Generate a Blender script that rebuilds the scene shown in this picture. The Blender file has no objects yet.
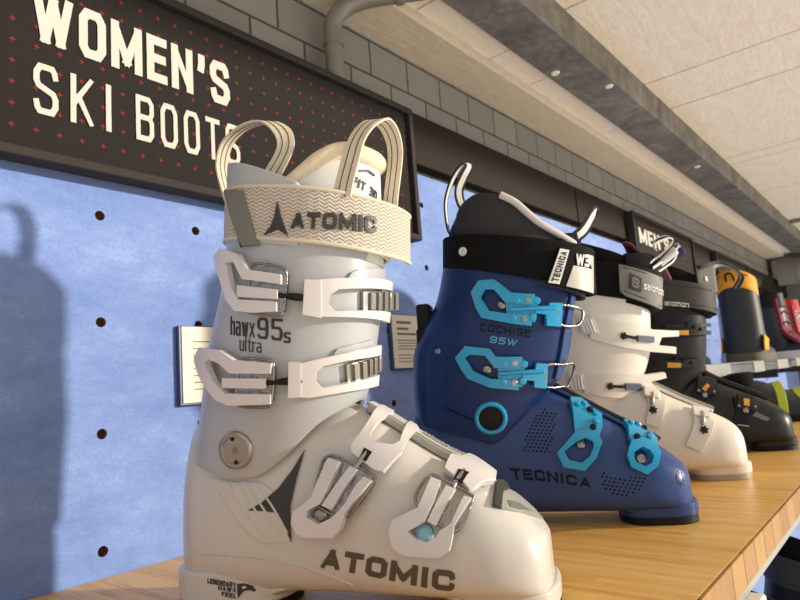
import math
import numpy as np

def ip(x, xs, ys):
    """smooth monotone (pchip) interpolation of a profile"""
    xs = np.asarray(xs, float); ys = np.asarray(ys, float)
    h = np.diff(xs); d = np.diff(ys) / h
    m = np.zeros(len(xs)); m[0] = d[0]; m[-1] = d[-1]
    for i in range(1, len(xs) - 1):
        if d[i-1] * d[i] > 0:
            w1 = 2*h[i] + h[i-1]; w2 = h[i] + 2*h[i-1]
            m[i] = (w1 + w2) / (w1 / d[i-1] + w2 / d[i])
    x = min(max(x, xs[0]), xs[-1])
    i = min(int(np.searchsorted(xs, x, side='right')) - 1, len(xs) - 2)
    t = (x - xs[i]) / h[i]
    return ((1 + 2*t)*(1-t)**2*ys[i] + t*(1-t)**2*h[i]*m[i]
            + t*t*(3-2*t)*ys[i+1] + t*t*(t-1)*h[i]*m[i+1])

def spow(c, e):
    return np.sign(c) * np.abs(c) ** e

# ---------------------------------------------------------------- ski boot forms (metres, toe along +x, outer side -y)
CLOG = dict(
    u=[.004, .02, .05, .09, .13, .165, .18, .225, .249, .266, .282, .2925, .2945],
    zt=[.105, .14, .158, .160, .155, .141, .132, .102, .090, .077, .063, .050, .046])
FORM = {
 'white_grey': dict(org=(.288, .485), az=-66,
    clog=dict(u=[.012, .024, .05, .09, .13, .165, .18, .225, .249, .266, .280, .290, .2935],
              zt=[.105, .14, .158, .160, .155, .141, .132, .102, .090, .077, .064, .053, .049]),
    wu=[.012, .016, .035, .08, .13, .18, .225, .255, .275, .287, .2915, .2935],
    wa=[.010, .022, .035, .040, .040, .046, .050, .049, .044, .036, .027, .016],
    cuff=dict(z=[.08, .098, .153, .20, .222, .247, .285, .34],
              b=[.018, .020, .031, .041, .048, .055, .061, .067],
              f=[.128, .138, .165, .177, .181, .184, .187, .190],
              w=[.042, .044, .049, .053, .053, .053, .053, .053]),
    strap=dict(b0=.281, b1=.322, f0=.2535, f1=.294, ub=.059, uf=.195, w=.055)),
 'navy': dict(org=(.566, .469), az=-62,
    clog=dict(u=CLOG['u'], zt=[.105, .14, .158, .160, .155, .142, .133, .104, .090, .078, .064, .052, .046]),
    wu=[.004, .008, .03, .08, .13, .18, .225, .255, .275, .288, .2935, .2945],
    wa=[.010, .022, .036, .042, .042, .047, .051, .050, .044, .033, .020, .008],
    cuff=dict(z=[.08, .117, .146, .187, .221, .246, .287, .34],
              b=[.016, .013, .012, .015, .030, .046, .058, .068],
              f=[.130, .155, .175, .192, .199, .203, .207, .210],
              w=[.044, .048, .051, .056, .058, .058, .058, .058]),
    strap=dict(b0=.284, b1=.322, f0=.240, f1=.289, ub=.058, uf=.222, w=.063)),
 'white_cream': dict(org=(.837, .4716), az=-62,
    clog=dict(u=CLOG['u'], zt=[.105, .14, .158, .160, .157, .143, .133, .106, .094, .085, .074, .058, .048]),
    wu=[.004, .008, .03, .08, .13, .18, .225, .255, .275, .288, .2935, .2945],
    wa=[.010, .022, .036, .042, .042, .047, .051, .050, .045, .034, .021, .008],
    cuff=dict(z=[.08, .117, .146, .187, .221, .246, .287, .34],
              b=[.014, .015, .020, .027, .036, .046, .054, .060],
              f=[.130, .155, .178, .192, .196, .198, .200, .203],
              w=[.044, .048, .051, .056, .058, .058, .058, .058]),
    strap=dict(b0=.278, b1=.325, f0=.237, f1=.290, ub=.050, uf=.218, w=.063)),
 'black': dict(org=(1.146, .460), az=-62,
    clog=dict(u=CLOG['u'], zt=[.105, .14, .158, .160, .155, .138, .128, .104, .092, .082, .070, .057, .048]),
    wu=[.004, .008, .03, .08, .13, .18, .225, .255, .275, .288, .2935, .2945],
    wa=[.010, .022, .036, .042, .042, .047, .051, .050, .045, .034, .021, .008],
    cuff=dict(z=[.08, .117, .146, .187, .221, .246, .287, .34],
              b=[.014, .015, .020, .027, .036, .046, .054, .060],
              f=[.128, .150, .170, .178, .182, .184, .186, .189],
              w=[.044, .048, .051, .056, .058, .058, .058, .058]),
    strap=dict(b0=.278, b1=.325, f0=.240, f1=.288, ub=.050, uf=.203, w=.063)),
}

class Surf:
    """the three curved skins of one ski boot: 'shell' (u, arc up), 'cuff' (arc forward, z), 'strap' (arc forward, height)"""
    N = 121
    def __init__(s, form):
        s.f = FORM[form]; s.cache = {}
    def shell_sec(s, u):
        f = s.f
        zt = ip(u, f['clog']['u'], f['clog']['zt']); a = ip(u, f['wu'], f['wa'])
        zb = .012
        zc = zb + .30 * (zt - zb)
        nu = ip(u, [0, .1, .2, .27, .3], [2.3, 2.2, 2.15, 2.6, 3.8])
        th = np.linspace(-math.pi/2, 1.5*math.pi, s.N)
        c, q = np.cos(th), np.sin(th)
        up = q >= 0
        n = np.where(up, nu, 3.2)
        y = -a * spow(c, 2/n)
        z = zc + np.where(up, zt - zc, zc - zb) * spow(q, 2/n)
        return np.stack([np.full(s.N, u), y, z], 1), s.N // 4
    def cuff_sec(s, z):
        c_ = s.f['cuff']
        b, f, w = (ip(z, c_['z'], c_[k]) for k in 'bfw')
        th = np.linspace(-math.pi, math.pi, s.N)
        n = 2.25
        return np.stack([(b+f)/2 + (f-b)/2 * spow(np.sin(th), 2/n), -w * spow(np.cos(th), 2/n), np.full(s.N, z)], 1), s.N // 2
    def strap_sec(s, t, grow=0.0):
        k = s.f['strap']
        th = np.linspace(-math.pi, math.pi, s.N)
        n = 2.2
        L = (k['uf'] - k['ub'])/2 + grow
        q = spow(np.sin(th), 2/n)
        v = t / .05
        m = (q + 1)/2
        z = (k['b0'] + (k['f0'] - k['b0'])*m)*(1-v) + (k['b1'] + (k['f1'] - k['b1'])*m)*v
        return np.stack([(k['uf'] + k['ub'])/2 + L*q + .003*v, -(k['w'] + grow) * spow(np.cos(th), 2/n), z], 1), s.N // 2
    def _pt(s, kind, a, b):
        key = (kind, round((a if kind == 'shell' else b), 6))
        if key not in s.cache:
            sec, i0 = getattr(s, kind + '_sec')(key[1])
            arc = np.concatenate([[0], np.cumsum(np.linalg.norm(np.diff(sec, axis=0), axis=1))])
            s.cache[key] = (arc - arc[i0], sec)
            if len(s.cache) > 60000: s.cache.clear()
            if key not in s.cache: s.cache[key] = (arc - arc[i0], sec)
        arc, sec = s.cache[key]
        v = b if kind == 'shell' else a
        return np.array([np.interp(v, arc, sec[:, i]) for i in range(3)])
    def at(s, kind, a, b, h=0.0):
        e = .0012
        if '@' in kind:                       # beyond this arc the piece leaves the cuff along its tangent
            kind, cut = kind.split('@'); cut = int(cut) / 1000
            if a > cut:
                p, n = s.at(kind, cut, b, h)
                q, _ = s.at(kind, cut - e, b, h)
                t = (p - q) / np.linalg.norm(p - q)
                return p + t * (a - cut), n
        p = s._pt(kind, a, b)
        n = np.cross(s._pt(kind, a+e, b) - s._pt(kind, a-e, b), s._pt(kind, a, b+e) - s._pt(kind, a, b-e))
        l = np.linalg.norm(n)
        n = n / l if l > 1e-12 else np.array([0, -1, 0])
        return p + n * h, n
TR = {
 'a_lever1': [(11.2,240.4),(-12.9,246.4),(-24.2,260.2),(-41.9,267.5),(-52.4,263.7),(-39.0,243.5),(-28.8,226.5),(-19.8,217.8),(-5.4,215.1),(12.0,214.5),(10.8,221.2),(-18.4,225.8),(-26.1,234.9),(-34.5,255.2),(-26.5,254.4),(-17.3,240.3),(12.1,233.4)],
 'a_bar1': [(-22.4,236.9),(9.7,230.1),(10.8,223.1),(-20.8,228.0)],
 'a_plate1': [(-15.3,249.8),(-9.0,251.1),(8.1,246.8),(13.7,240.6),(15.3,215.5),(11.1,212.3),(-8.4,215.5),(-11.9,220.4)],
 'a_rod1': [(8.4,227.0),(15.3,225.3),(23.4,223.8),(36.1,222.0)],
 'a_block1': [(26.6,236.0),(37.3,234.4),(41.4,208.0),(28.8,211.2)],
 'a_catch1': [(31.5,235.1),(109.3,239.2),(108.3,232.2),(49.3,228.2),(44.6,224.2),(44.5,218.2),(49.4,212.7),(108.2,215.4),(108.5,207.3),(42.9,209.1),(35.1,210.7)],
 'a_ladder1': [(69.4,227.3),(116.2,232.0),(119.2,216.9),(72.0,212.6)],
 'a_flap1': [(55.0,233.9),(58.7,241.0),(65.0,243.8),(110.1,250.3),(107.8,239.4)],
 'a_lever2': [(13.6,179.4),(-14.9,183.8),(-27.1,191.4),(-50.8,194.6),(-58.9,187.7),(-39.8,168.2),(-25.3,155.8),(-14.1,151.6),(16.4,151.3),(15.5,158.0),(-18.0,160.6),(-30.2,170.0),(-40.6,183.1),(-35.8,185.4),(-26.3,182.0),(-16.2,174.6),(13.7,172.6)],
 'a_bar2': [(-23.6,171.7),(10.2,169.3),(11.1,162.3),(-22.7,164.7)],
 'a_plate2': [(-12.9,182.7),(-7.6,184.0),(9.2,181.8),(14.4,175.8),(15.6,152.6),(11.4,148.7),(-6.6,150.4),(-11.3,155.4)],
 'a_rod2': [(9.2,165.9),(17.5,165.8),(25.4,166.1),(34.6,165.7)],
 'a_block2': [(24.4,179.2),(32.5,177.9),(35.1,154.8),(26.9,154.5)],
 'a_catch2': [(31.0,177.8),(39.3,179.5),(61.8,183.8),(94.0,189.6),(96.0,182.2),(62.4,178.4),(47.1,175.4),(43.1,171.6),(43.6,164.3),(47.8,160.2),(64.2,162.6),(97.8,167.8),(100.5,159.8),(65.0,156.9),(40.2,153.8),(33.5,154.8)],
 'a_ladder2': [(63.9,174.9),(101.1,182.6),(104.6,168.8),(66.6,161.2)],
 'a_flap2': [(53.7,181.8),(56.5,186.3),(64.3,188.0),(89.3,192.6),(90.8,187.1),(65.0,182.6)],
 'a_hawx': [(-28.9,202.7),(-6.0,198.1),(-8.3,209.2),(-32.0,213.5)],
 'a_95': [(-3.7,197.6),(16.5,194.0),(13.8,209.7),(-6.9,212.9)],
 'a_s': [(17.4,192.8),(22.8,191.8),(21.6,199.7),(16.2,200.5)],
 'a_ultra': [(-17.6,190.1),(1.1,187.0),(0.1,193.9),(-19.1,198.2)],
 'a_pivot': [(-6.7,118.7),(-21.8,119.1),(7.0,118.1),(-10.7,133.1),(-2.8,104.3)],
 'a_chev': [(129.0,61.1),(119.8,46.4),(109.0,33.7),(96.2,24.2),(84.5,18.6),(96.0,18.0),(107.4,16.9),(112.8,7.3),(118.2,-2.8),(117.7,7.4),(117.7,21.1),(123.0,40.7)],
 'a_fan': [(53.5,42.0),(71.4,39.0),(94.8,37.5),(109.5,27.7),(118.3,2.9),(116.2,-2.4),(95.1,-4.6),(83.5,3.6),(71.5,16.6)],
 'a_rib1': [(67.0,39.2),(82.4,19.0),(97.8,0.1)],
 'a_rib2': [(75.5,38.2),(90.5,18.8),(104.4,1.1)],
 'a_rib3': [(83.7,37.9),(97.7,18.8),(110.2,2.2)],
 'a_rib4': [(91.3,37.6),(105.1,19.9),(115.4,3.2)],
 'a_atomic': [(137.7,-19.5),(234.0,-14.5),(236.3,-0.9),(142.1,-5.3)],
 'a_lever3': [(151.5,55.2),(145.1,41.9),(138.7,28.7),(124.1,19.1),(122.6,11.6),(126.7,5.0),(134.0,2.8),(155.8,5.7),(161.5,11.9),(164.0,18.0),(166.1,23.3),(183.1,44.5),(177.8,46.2),(173.1,41.0),(166.1,29.0),(160.0,22.4),(155.4,18.2),(144.1,12.6),(135.0,16.4),(135.7,20.4),(146.3,25.8),(152.7,36.0),(160.6,53.5)],
 'a_bar3': [(167.1,51.5),(172.8,50.1),(154.7,22.7),(146.6,24.6)],
 'a_plate3': [(145.2,53.5),(149.6,56.7),(158.6,56.6),(182.2,48.2),(183.3,44.2),(172.5,28.1),(162.7,19.0),(140.0,26.7)],
 'a_screw3': [(141.8,17.1)],
 'a_rod3': [(169.6,50.9),(173.1,55.8),(177.6,63.6)],
 'a_catch3': [(174.0,110.0),(182.0,110.0),(183.4,101.4),(177.3,77.6),(177.6,72.5),(182.0,69.0),(192.5,69.5),(196.0,73.4),(194.0,106.0),(198.0,106.0),(202.3,95.4),(199.2,66.0),(189.6,51.0),(183.2,51.5),(166.9,60.6),(166.1,65.2),(171.5,76.4),(173.5,85.3)],
 'a_lever4': [(220.6,51.4),(217.0,39.3),(214.7,33.2),(199.2,24.5),(196.1,18.0),(198.3,8.5),(205.1,5.2),(228.7,8.2),(234.7,12.3),(236.7,18.9),(237.9,25.6),(247.4,41.2),(243.0,42.1),(236.2,27.0),(229.1,22.4),(226.9,19.1),(220.4,15.1),(213.8,16.0),(208.9,19.3),(219.5,26.2),(224.5,38.1),(227.2,49.7)],
 'a_bar4': [(231.0,48.0),(237.5,46.4),(226.3,24.6),(220.7,26.6)],
 'a_plate4': [(216.7,51.6),(220.9,55.2),(228.1,53.2),(246.8,45.1),(247.8,41.2),(242.9,27.5),(234.6,23.1),(212.3,36.2)],
 'a_screw4': [(217.8,19.2)],
 'a_rod4': [(235.4,48.6),(237.6,53.8),(240.5,62.5)],
 'a_catch4': [(227.7,60.4),(228.4,77.3),(235.5,78.0),(238.0,98.0),(247.3,86.9),(256.8,78.0),(258.1,61.2),(251.8,54.5),(248.6,49.4),(245.4,47.5),(240.7,52.1),(233.4,56.7)],
 'a_slot3': [(175.0,64.5),(180.7,62.3),(177.5,55.6),(172.8,57.5)],
 'a_slot4': [(236.9,61.2),(243.5,59.9),(240.7,50.9),(235.1,53.1)],
 'a_cap': [(265.9,43.6),(265.1,65.2),(266.9,82.3),(272.9,92.1),(282.4,81.1),(288.8,64.9),(281.5,52.4),(273.7,46.0)],
 'a_capin': [(268.6,54.6),(275.2,61.1),(282.0,61.3),(276.0,49.9),(270.4,48.1)],
 'a_clip': [(260.4,43.4),(260.4,60.8),(259.4,79.1),(262.0,90.0),(264.7,86.8),(266.9,76.5),(264.9,62.5),(265.4,43.4)],
 'a_sarrow': [(-1.2,34.1),(1.5,21.5),(4.5,12.7),(7.4,3.8),(-0.8,9.1),(-11.7,3.0),(-6.1,11.5),(-3.4,19.8)],
 'a_stext': [(9.3,10.4),(72.8,18.1),(72.8,33.7),(10.4,24.8)],
 'a_stab': [(-57.6,47.5),(-32.6,44.8),(-16.3,-5.4),(-31.3,-7.6)],
 'a_curve': [(19.4,-8.2),(41.2,-11.4),(68.2,-12.3),(92.3,-14.7),(115.5,-17.8),(137.6,-22.8),(161.6,-28.9)],
 't_lever1': [(33.5,240.4),(10.4,243.4),(-9.0,259.0),(-24.4,259.4),(-30.8,247.4),(-21.8,231.6),(-12.1,219.8),(22.4,211.2),(39.8,208.3),(37.2,218.9),(10.5,222.7),(-6.1,226.3),(-19.4,241.2),(-16.6,249.2),(-8.2,248.4),(7.0,233.5),(37.2,229.1)],
 't_hinge1': [(5.5,238.5),(36.8,238.3),(42.6,225.8),(43.2,211.5),(15.7,214.8)],
 't_tee1': [(39.3,226.0),(52.6,225.4),(52.2,231.2),(66.9,230.3),(71.7,206.2),(55.7,207.7),(52.0,218.9),(40.9,220.7)],
 't_wire1': [(64.7,227.7),(87.3,226.5),(119.6,223.5),(119.9,211.5),(92.6,206.8),(69.3,209.5)],
 't_screw1': [(4.5,231.8)],
 't_lever2': [(35.9,177.8),(9.8,179.5),(3.0,188.1),(-22.3,192.7),(-31.2,181.4),(-23.7,169.5),(-15.9,159.5),(9.4,148.2),(36.8,144.4),(35.4,154.4),(7.9,157.5),(-11.0,166.8),(-21.3,180.3),(-16.1,183.6),(-0.8,181.4),(10.1,168.3),(37.3,166.7)],
 't_hinge2': [(11.6,176.0),(37.8,175.0),(41.0,162.8),(41.2,146.8),(16.9,149.8)],
 't_tee2': [(38.8,162.2),(51.1,161.5),(51.3,170.5),(63.4,169.1),(66.3,144.5),(52.7,146.2),(51.7,152.7),(40.0,154.5)],
 't_wire2': [(62.1,166.9),(81.9,167.8),(106.1,167.9),(118.5,146.6),(89.9,145.3),(65.9,146.4)],
 't_screw2': [(2.7,166.3)],
 't_pivot': [(16.8,115.6),(-0.7,116.7),(35.4,114.2),(12.7,133.1),(20.4,98.0)],
 't_ring3': [(183.5,47.0),(194.5,51.8),(204.8,49.4),(208.2,39.8),(201.7,24.8),(189.9,11.6),(169.8,12.2),(164.7,25.4),(174.8,36.8)],
 't_ring3i': [(185.3,38.7),(193.1,42.3),(199.9,39.7),(200.1,34.8),(195.9,26.1),(187.4,18.8),(175.5,20.0),(171.9,27.2),(178.0,32.6)],
 't_body3': [(181.3,84.6),(192.6,90.0),(201.5,77.8),(210.9,72.1),(210.2,55.4),(205.0,43.0),(183.2,43.4),(183.3,66.2)],
 't_screw3': [(188.6,37.2)],
 't_ring4': [(235.7,43.5),(246.8,48.8),(258.1,46.2),(260.4,34.8),(256.3,23.0),(246.1,15.4),(232.6,20.5),(230.1,30.3),(232.9,38.3)],
 't_ring4i': [(238.7,35.3),(245.4,39.4),(251.7,36.5),(254.4,31.4),(251.9,25.7),(245.7,22.3),(237.7,25.4),(236.2,29.8),(237.0,33.2)],
 't_body4': [(233.1,76.0),(246.0,82.0),(257.0,76.0),(261.9,53.6),(259.5,44.3),(238.7,40.2),(234.6,48.3),(235.5,62.5)],
 't_screw4': [(244.4,30.2)],
 't_tecnica': [(116.5,-4.5),(193.1,-5.4),(193.5,4.2),(113.8,7.3)],
 't_cochise': [(-11.8,207.1),(43.9,196.2),(42.1,204.1),(-14.0,215.1)],
 't_95': [(1.6,194.0),(29.8,188.3),(30.4,194.8),(0.8,201.4)],
 't_dots1': [(154.9,71.1),(168.6,66.8),(163.8,47.0),(155.5,21.4),(129.3,23.7),(137.5,48.9)],
 't_dots2': [(203.3,13.6),(222.0,9.3),(250.8,16.5),(243.8,3.1),(223.3,-10.5),(203.2,-2.8)],
 't_gear': [(280.7,17.2)],
 't_rivet': [(-55.8,190.1)],
 't_button': [(-57.8,24.0)],
 't_tag': [(45.7,39.1),(90.4,40.7),(87.8,-5.3),(31.4,-5.0)],
 't_tagw': [(45.8,37.4),(55.5,37.1),(44.1,-3.5),(32.5,-4.2)],
 't_tagU': [(61.6,21.6),(79.8,23.1),(80.6,36.8),(62.8,35.0)],
 't_seam': [(-72.7,137.7),(-26.7,120.1),(8.6,105.7),(45.6,102.9)],
 'w_strap1': [(-10.0,229.4),(11.8,224.5),(37.6,216.4),(62.1,213.4),(81.6,208.3),(127.8,204.6),(127.2,197.1),(97.0,197.2),(92.7,186.4),(122.5,183.2),(124.0,174.7),(83.5,178.3),(40.2,185.2),(14.4,193.7),(-6.7,201.7)],
 'w_gear1': [(35.8,202.0)],
 'w_bar1': [(54.2,201.7),(81.5,198.7),(81.9,190.7),(55.0,193.3)],
 'w_strap2': [(-14.3,154.6),(27.4,149.9),(72.4,146.7),(112.1,148.9),(116.6,143.5),(92.1,140.9),(102.1,128.8),(136.0,126.0),(143.0,118.3),(94.6,117.3),(38.4,120.1),(-0.5,128.2)],
 'w_gear2': [(28.7,136.2)],
 'w_bar2': [(47.3,139.1),(73.2,138.5),(79.0,130.0),(50.9,131.1)],
 'w_pivot': [(31.3,85.0)],
 'w_strap3': [(171.4,90.0),(184.1,87.0),(197.5,69.0),(191.3,49.9),(181.4,25.8),(166.0,29.4),(172.9,53.2)],
 'w_gear3': [(177.0,48.4)],
 'w_strap4': [(230.4,65.9),(244.1,54.5),(252.2,40.0),(241.9,21.4),(228.4,1.4),(211.3,7.7),(226.2,36.5)],
 'w_gear4': [(236.1,28.8)],
 'w_stext': [(48.9,16.2),(83.3,12.8),(84.3,20.5),(49.4,23.9)],
 'w_ssq': [(27.6,14.1),(44.8,11.4),(47.3,30.5),(30.6,35.8)],
 'w_stab': [(16.8,46.0),(86.8,37.3),(78.9,-5.9),(24.1,3.0),(16.4,8.4)],
 'b_strap1': [(-7.4,228.2),(83.8,226.4),(81.1,203.7),(-1.7,205.2)],
 'b_bar1': [(8.4,216.8),(29.0,215.3),(29.6,207.5),(9.0,209.0)],
 'b_strap2': [(-21.5,167.8),(58.1,170.1),(59.3,150.2),(-16.4,151.3)],
 'b_bar2': [(-0.5,163.4),(20.4,161.1),(21.3,153.1),(0.2,154.6)],
 'b_10w': [(-15.4,185.0),(11.9,179.9),(11.4,188.0),(-16.1,194.3)],
 'b_stext': [(-27.1,-2.8),(18.7,-0.4),(19.3,8.2),(-26.7,5.1)],
 'b_strap3': [(147.4,75.2),(165.1,87.7),(179.8,86.1),(180.9,70.0),(163.8,50.4),(143.9,23.0),(123.0,28.1),(141.3,56.8)],
 'b_bar3': [(151.0,58.5),(160.4,67.8),(164.6,64.5),(156.0,53.9)],
 'b_strap4': [(200.1,50.4),(217.8,57.8),(234.0,49.9),(233.0,37.4),(219.5,22.6),(211.5,3.2),(187.9,2.0),(200.3,26.4)],
 'b_bar4': [(213.3,47.2),(221.9,46.1),(219.4,35.2),(211.5,36.3)],
 'b_cap': [(230.8,29.7),(250.5,20.2),(244.3,14.6),(224.0,22.1)],
}
import bpy, bmesh, random
from mathutils import Vector, Matrix
random.seed(7)
C = bpy.context.scene.collection
SC = bpy.context.scene

# ================================================================ materials
def lin(c):
    return tuple(((v/255)/12.92 if v/255 <= .04045 else ((v/255+.055)/1.055)**2.4) for v in c)

def mat(name, col, rough=.5, metal=0., spec=.5, coat=0., noise=0., nscale=40., bump=0., bscale=300., trans=0., sss=0., sheen=0.):
    m = bpy.data.materials.new(name); m.use_nodes = True
    nt = m.node_tree; b = nt.nodes['Principled BSDF']
    c = lin(col)
    b.inputs['Base Color'].default_value = (*c, 1)
    b.inputs['Roughness'].default_value = rough
    b.inputs['Metallic'].default_value = metal
    b.inputs['Specular IOR Level'].default_value = spec
    b.inputs['Coat Weight'].default_value = coat
    b.inputs['Coat Roughness'].default_value = .12
    b.inputs['Transmission Weight'].default_value = trans
    if sheen: b.inputs['Sheen Weight'].default_value = sheen
    if sss:
        b.inputs['Subsurface Weight'].default_value = sss
        b.inputs['Subsurface Radius'].default_value = (.006, .005, .004)
    tc = nt.nodes.new('ShaderNodeTexCoord')
    if noise:
        n = nt.nodes.new('ShaderNodeTexNoise'); n.inputs['Scale'].default_value = nscale; n.inputs['Detail'].default_value = 5
        nt.links.new(tc.outputs['Object'], n.inputs['Vector'])
        mx = nt.nodes.new('ShaderNodeMix'); mx.data_type = 'RGBA'
        mx.inputs[6].default_value = (*[v*(1-noise) for v in c], 1)
        mx.inputs[7].default_value = (*[min(1, v*(1+noise)) for v in c], 1)
        nt.links.new(n.outputs['Fac'], mx.inputs[0]); nt.links.new(mx.outputs[2], b.inputs['Base Color'])
    if bump:
        n2 = nt.nodes.new('ShaderNodeTexNoise'); n2.inputs['Scale'].default_value = bscale; n2.inputs['Detail'].default_value = 4
        nt.links.new(tc.outputs['Object'], n2.inputs['Vector'])
        bp = nt.nodes.new('ShaderNodeBump'); bp.inputs['Strength'].default_value = bump; bp.inputs['Distance'].default_value = .002
        nt.links.new(n2.outputs['Fac'], bp.inputs['Height']); nt.links.new(bp.outputs['Normal'], b.inputs['Normal'])
    return m

def N(nt, t, **k):
    n = nt.nodes.new(t)
    for a, v in k.items(): setattr(n, a, v)
    return n
def mth(nt, op, a, b=None, clamp=False):
    n = N(nt, 'ShaderNodeMath', operation=op, use_clamp=clamp)
    for i, v in enumerate((a, b)):
        if v is None: continue
        if isinstance(v, (int, float)): n.inputs[i].default_value = v
        else: nt.links.new(v, n.inputs[i])
    return n.outputs[0]
def ramp(nt, fac, stops):
    r = N(nt, 'ShaderNodeValToRGB')
    el = r.color_ramp.elements
    while len(el) < len(stops): el.new(.5)
    for e, (p, c) in zip(el, stops): e.position = p; e.color = (*c, 1)
    nt.links.new(fac, r.inputs['Fac']); return r.outputs['Color']
def mixc(nt, fac, a, b):
    n = N(nt, 'ShaderNodeMix', data_type='RGBA')
    for i, v in ((0, fac), (6, a), (7, b)):
        if isinstance(v, (int, float)): n.inputs[i].default_value = v
        elif isinstance(v, tuple): n.inputs[i].default_value = (*v, 1)
        else: nt.links.new(v, n.inputs[i])
    return n.outputs[2]
def base(name, rough=.6):
    m = bpy.data.materials.new(name); m.use_nodes = True
    nt = m.node_tree; b = nt.nodes['Principled BSDF']; b.inputs['Roughness'].default_value = rough
    tc = N(nt, 'ShaderNodeTexCoord'); sp = N(nt, 'ShaderNodeSeparateXYZ'); nt.links.new(tc.outputs['Object'], sp.inputs[0])
    return m, nt, b, tc, sp
def bumpto(nt, b, h, s, dist=.002):
    bp = N(nt, 'ShaderNodeBump'); bp.inputs['Strength'].default_value = s; bp.inputs['Distance'].default_value = dist
    nt.links.new(h, bp.inputs['Height']); nt.links.new(bp.outputs['Normal'], b.inputs['Normal'])
def tex(nt, tc, scale, detail=5, vec=(1, 1, 1), rough=.55, dist=0):
    mp = N(nt, 'ShaderNodeMapping'); mp.inputs['Scale'].default_value = vec
    nt.links.new(tc.outputs['Object'], mp.inputs['Vector'])
    n = N(nt, 'ShaderNodeTexNoise'); n.inputs['Scale'].default_value = scale; n.inputs['Detail'].default_value = detail
    n.inputs['Roughness'].default_value = rough; n.inputs['Distortion'].default_value = dist
    nt.links.new(mp.outputs[0], n.inputs['Vector']); return n.outputs['Fac']

def mat_bamboo():
    m, nt, b, tc, sp = base('bamboo', .38)
    # narrow strips running across the counter (along y), each strip its own tone
    strip = mth(nt, 'FLOOR', mth(nt, 'MULTIPLY', sp.outputs['X'], 120))
    wn = N(nt, 'ShaderNodeTexWhiteNoise', noise_dimensions='2D')
    cb = N(nt, 'ShaderNodeCombineXYZ'); nt.links.new(strip, cb.inputs[0])
    off = mth(nt, 'FLOOR', mth(nt, 'ADD', mth(nt, 'MULTIPLY', sp.outputs['Y'], 1.3), mth(nt, 'MULTIPLY', strip, .37)))
    nt.links.new(off, cb.inputs[1]); nt.links.new(cb.outputs[0], wn.inputs['Vector'])
    g = tex(nt, tc, 30, 6, (9, .7, 9)); g2 = tex(nt, tc, 90, 4, (5, .35, 5))
    f = mth(nt, 'ADD', mth(nt, 'MULTIPLY', wn.outputs['Value'], .22), mth(nt, 'ADD', mth(nt, 'MULTIPLY', g, .45), mth(nt, 'MULTIPLY', g2, .38)))
    col = ramp(nt, f, [(.26, lin((186, 126, 52))), (.46, lin((232, 178, 92))), (.74, lin((246, 204, 124)))])
    nt.links.new(col, b.inputs['Base Color']); bumpto(nt, b, f, .08); return m
def mat_edge():
    m, nt, b, tc, sp = base('bamboo edge', .45)
    blk = mth(nt, 'FLOOR', mth(nt, 'MULTIPLY', sp.outputs['X'], 24))
    wn = N(nt, 'ShaderNodeTexWhiteNoise', noise_dimensions='1D'); nt.links.new(blk, wn.inputs['W'])
    fr = mth(nt, 'FRACT', mth(nt, 'MULTIPLY', sp.outputs['X'], 24))
    ln = mth(nt, 'MULTIPLY', mth(nt, 'LESS_THAN', fr, .07), mth(nt, 'GREATER_THAN', wn.outputs['Value'], .35))
    g = tex(nt, tc, 60, 5, (1, 1, .3))
    col = ramp(nt, mth(nt, 'ADD', mth(nt, 'MULTIPLY', wn.outputs['Value'], .4), mth(nt, 'MULTIPLY', g, .6)), [(.2, lin((146, 102, 42))), (.8, lin((184, 138, 72)))])
    nt.links.new(mixc(nt, ln, col, lin((110, 70, 28))), b.inputs['Base Color']); return m
def mat_felt():
    m, nt, b, tc, sp = base('blue felt', .95)
    a = tex(nt, tc, 14, 6, (1, 1, 2.2)); f = tex(nt, tc, 420, 3); w = tex(nt, tc, 60, 5, (1, 1, 2))
    fac = mth(nt, 'ADD', mth(nt, 'MULTIPLY', a, .55), mth(nt, 'ADD', mth(nt, 'MULTIPLY', f, .25), mth(nt, 'MULTIPLY', w, .2)))
    col = ramp(nt, fac, [(.3, lin((106, 134, 198))), (.55, lin((130, 157, 216))), (.75, lin((162, 186, 232)))])
    nt.links.new(col, b.inputs['Base Color']); b.inputs['Sheen Weight'].default_value = .25
    bumpto(nt, b, mth(nt, 'ADD', mth(nt, 'MULTIPLY', w, 1.), mth(nt, 'MULTIPLY', f, .25)), .35, .004); return m
def mat_block():
    m, nt, b, tc, sp = base('painted block', .7)
    cb = N(nt, 'ShaderNodeCombineXYZ'); nt.links.new(sp.outputs['X'], cb.inputs[0]); nt.links.new(sp.outputs['Z'], cb.inputs[1])
    mp = N(nt, 'ShaderNodeMapping'); mp.inputs['Location'].default_value = (-.694, -.670, 0); nt.links.new(cb.outputs[0], mp.inputs[0])
    br = N(nt, 'ShaderNodeTexBrick'); br.inputs['Scale'].default_value = 1
    br.inputs['Brick Width'].default_value = .098; br.inputs['Row Height'].default_value = .062; br.inputs['Mortar Size'].default_value = .0024
    br.inputs['Mortar Smooth'].default_value = .4; br.inputs['Bias'].default_value = 0
    br.inputs['Color1'].default_value = (*lin((150, 146, 138)), 1); br.inputs['Color2'].default_value = (*lin((134, 131, 125)), 1)
    br.inputs['Mortar'].default_value = (*lin((66, 64, 61)), 1)
    nt.links.new(mp.outputs[0], br.inputs['Vector'])
    g = tex(nt, tc, 45, 6)
    nt.links.new(mixc(nt, mth(nt, 'MULTIPLY', g, .35), br.outputs['Color'], lin((112, 110, 106))), b.inputs['Base Color'])
    bumpto(nt, b, mth(nt, 'ADD', mth(nt, 'MULTIPLY', br.outputs['Fac'], -1.), mth(nt, 'MULTIPLY', g, .5)), .6, .004); return m
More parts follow.
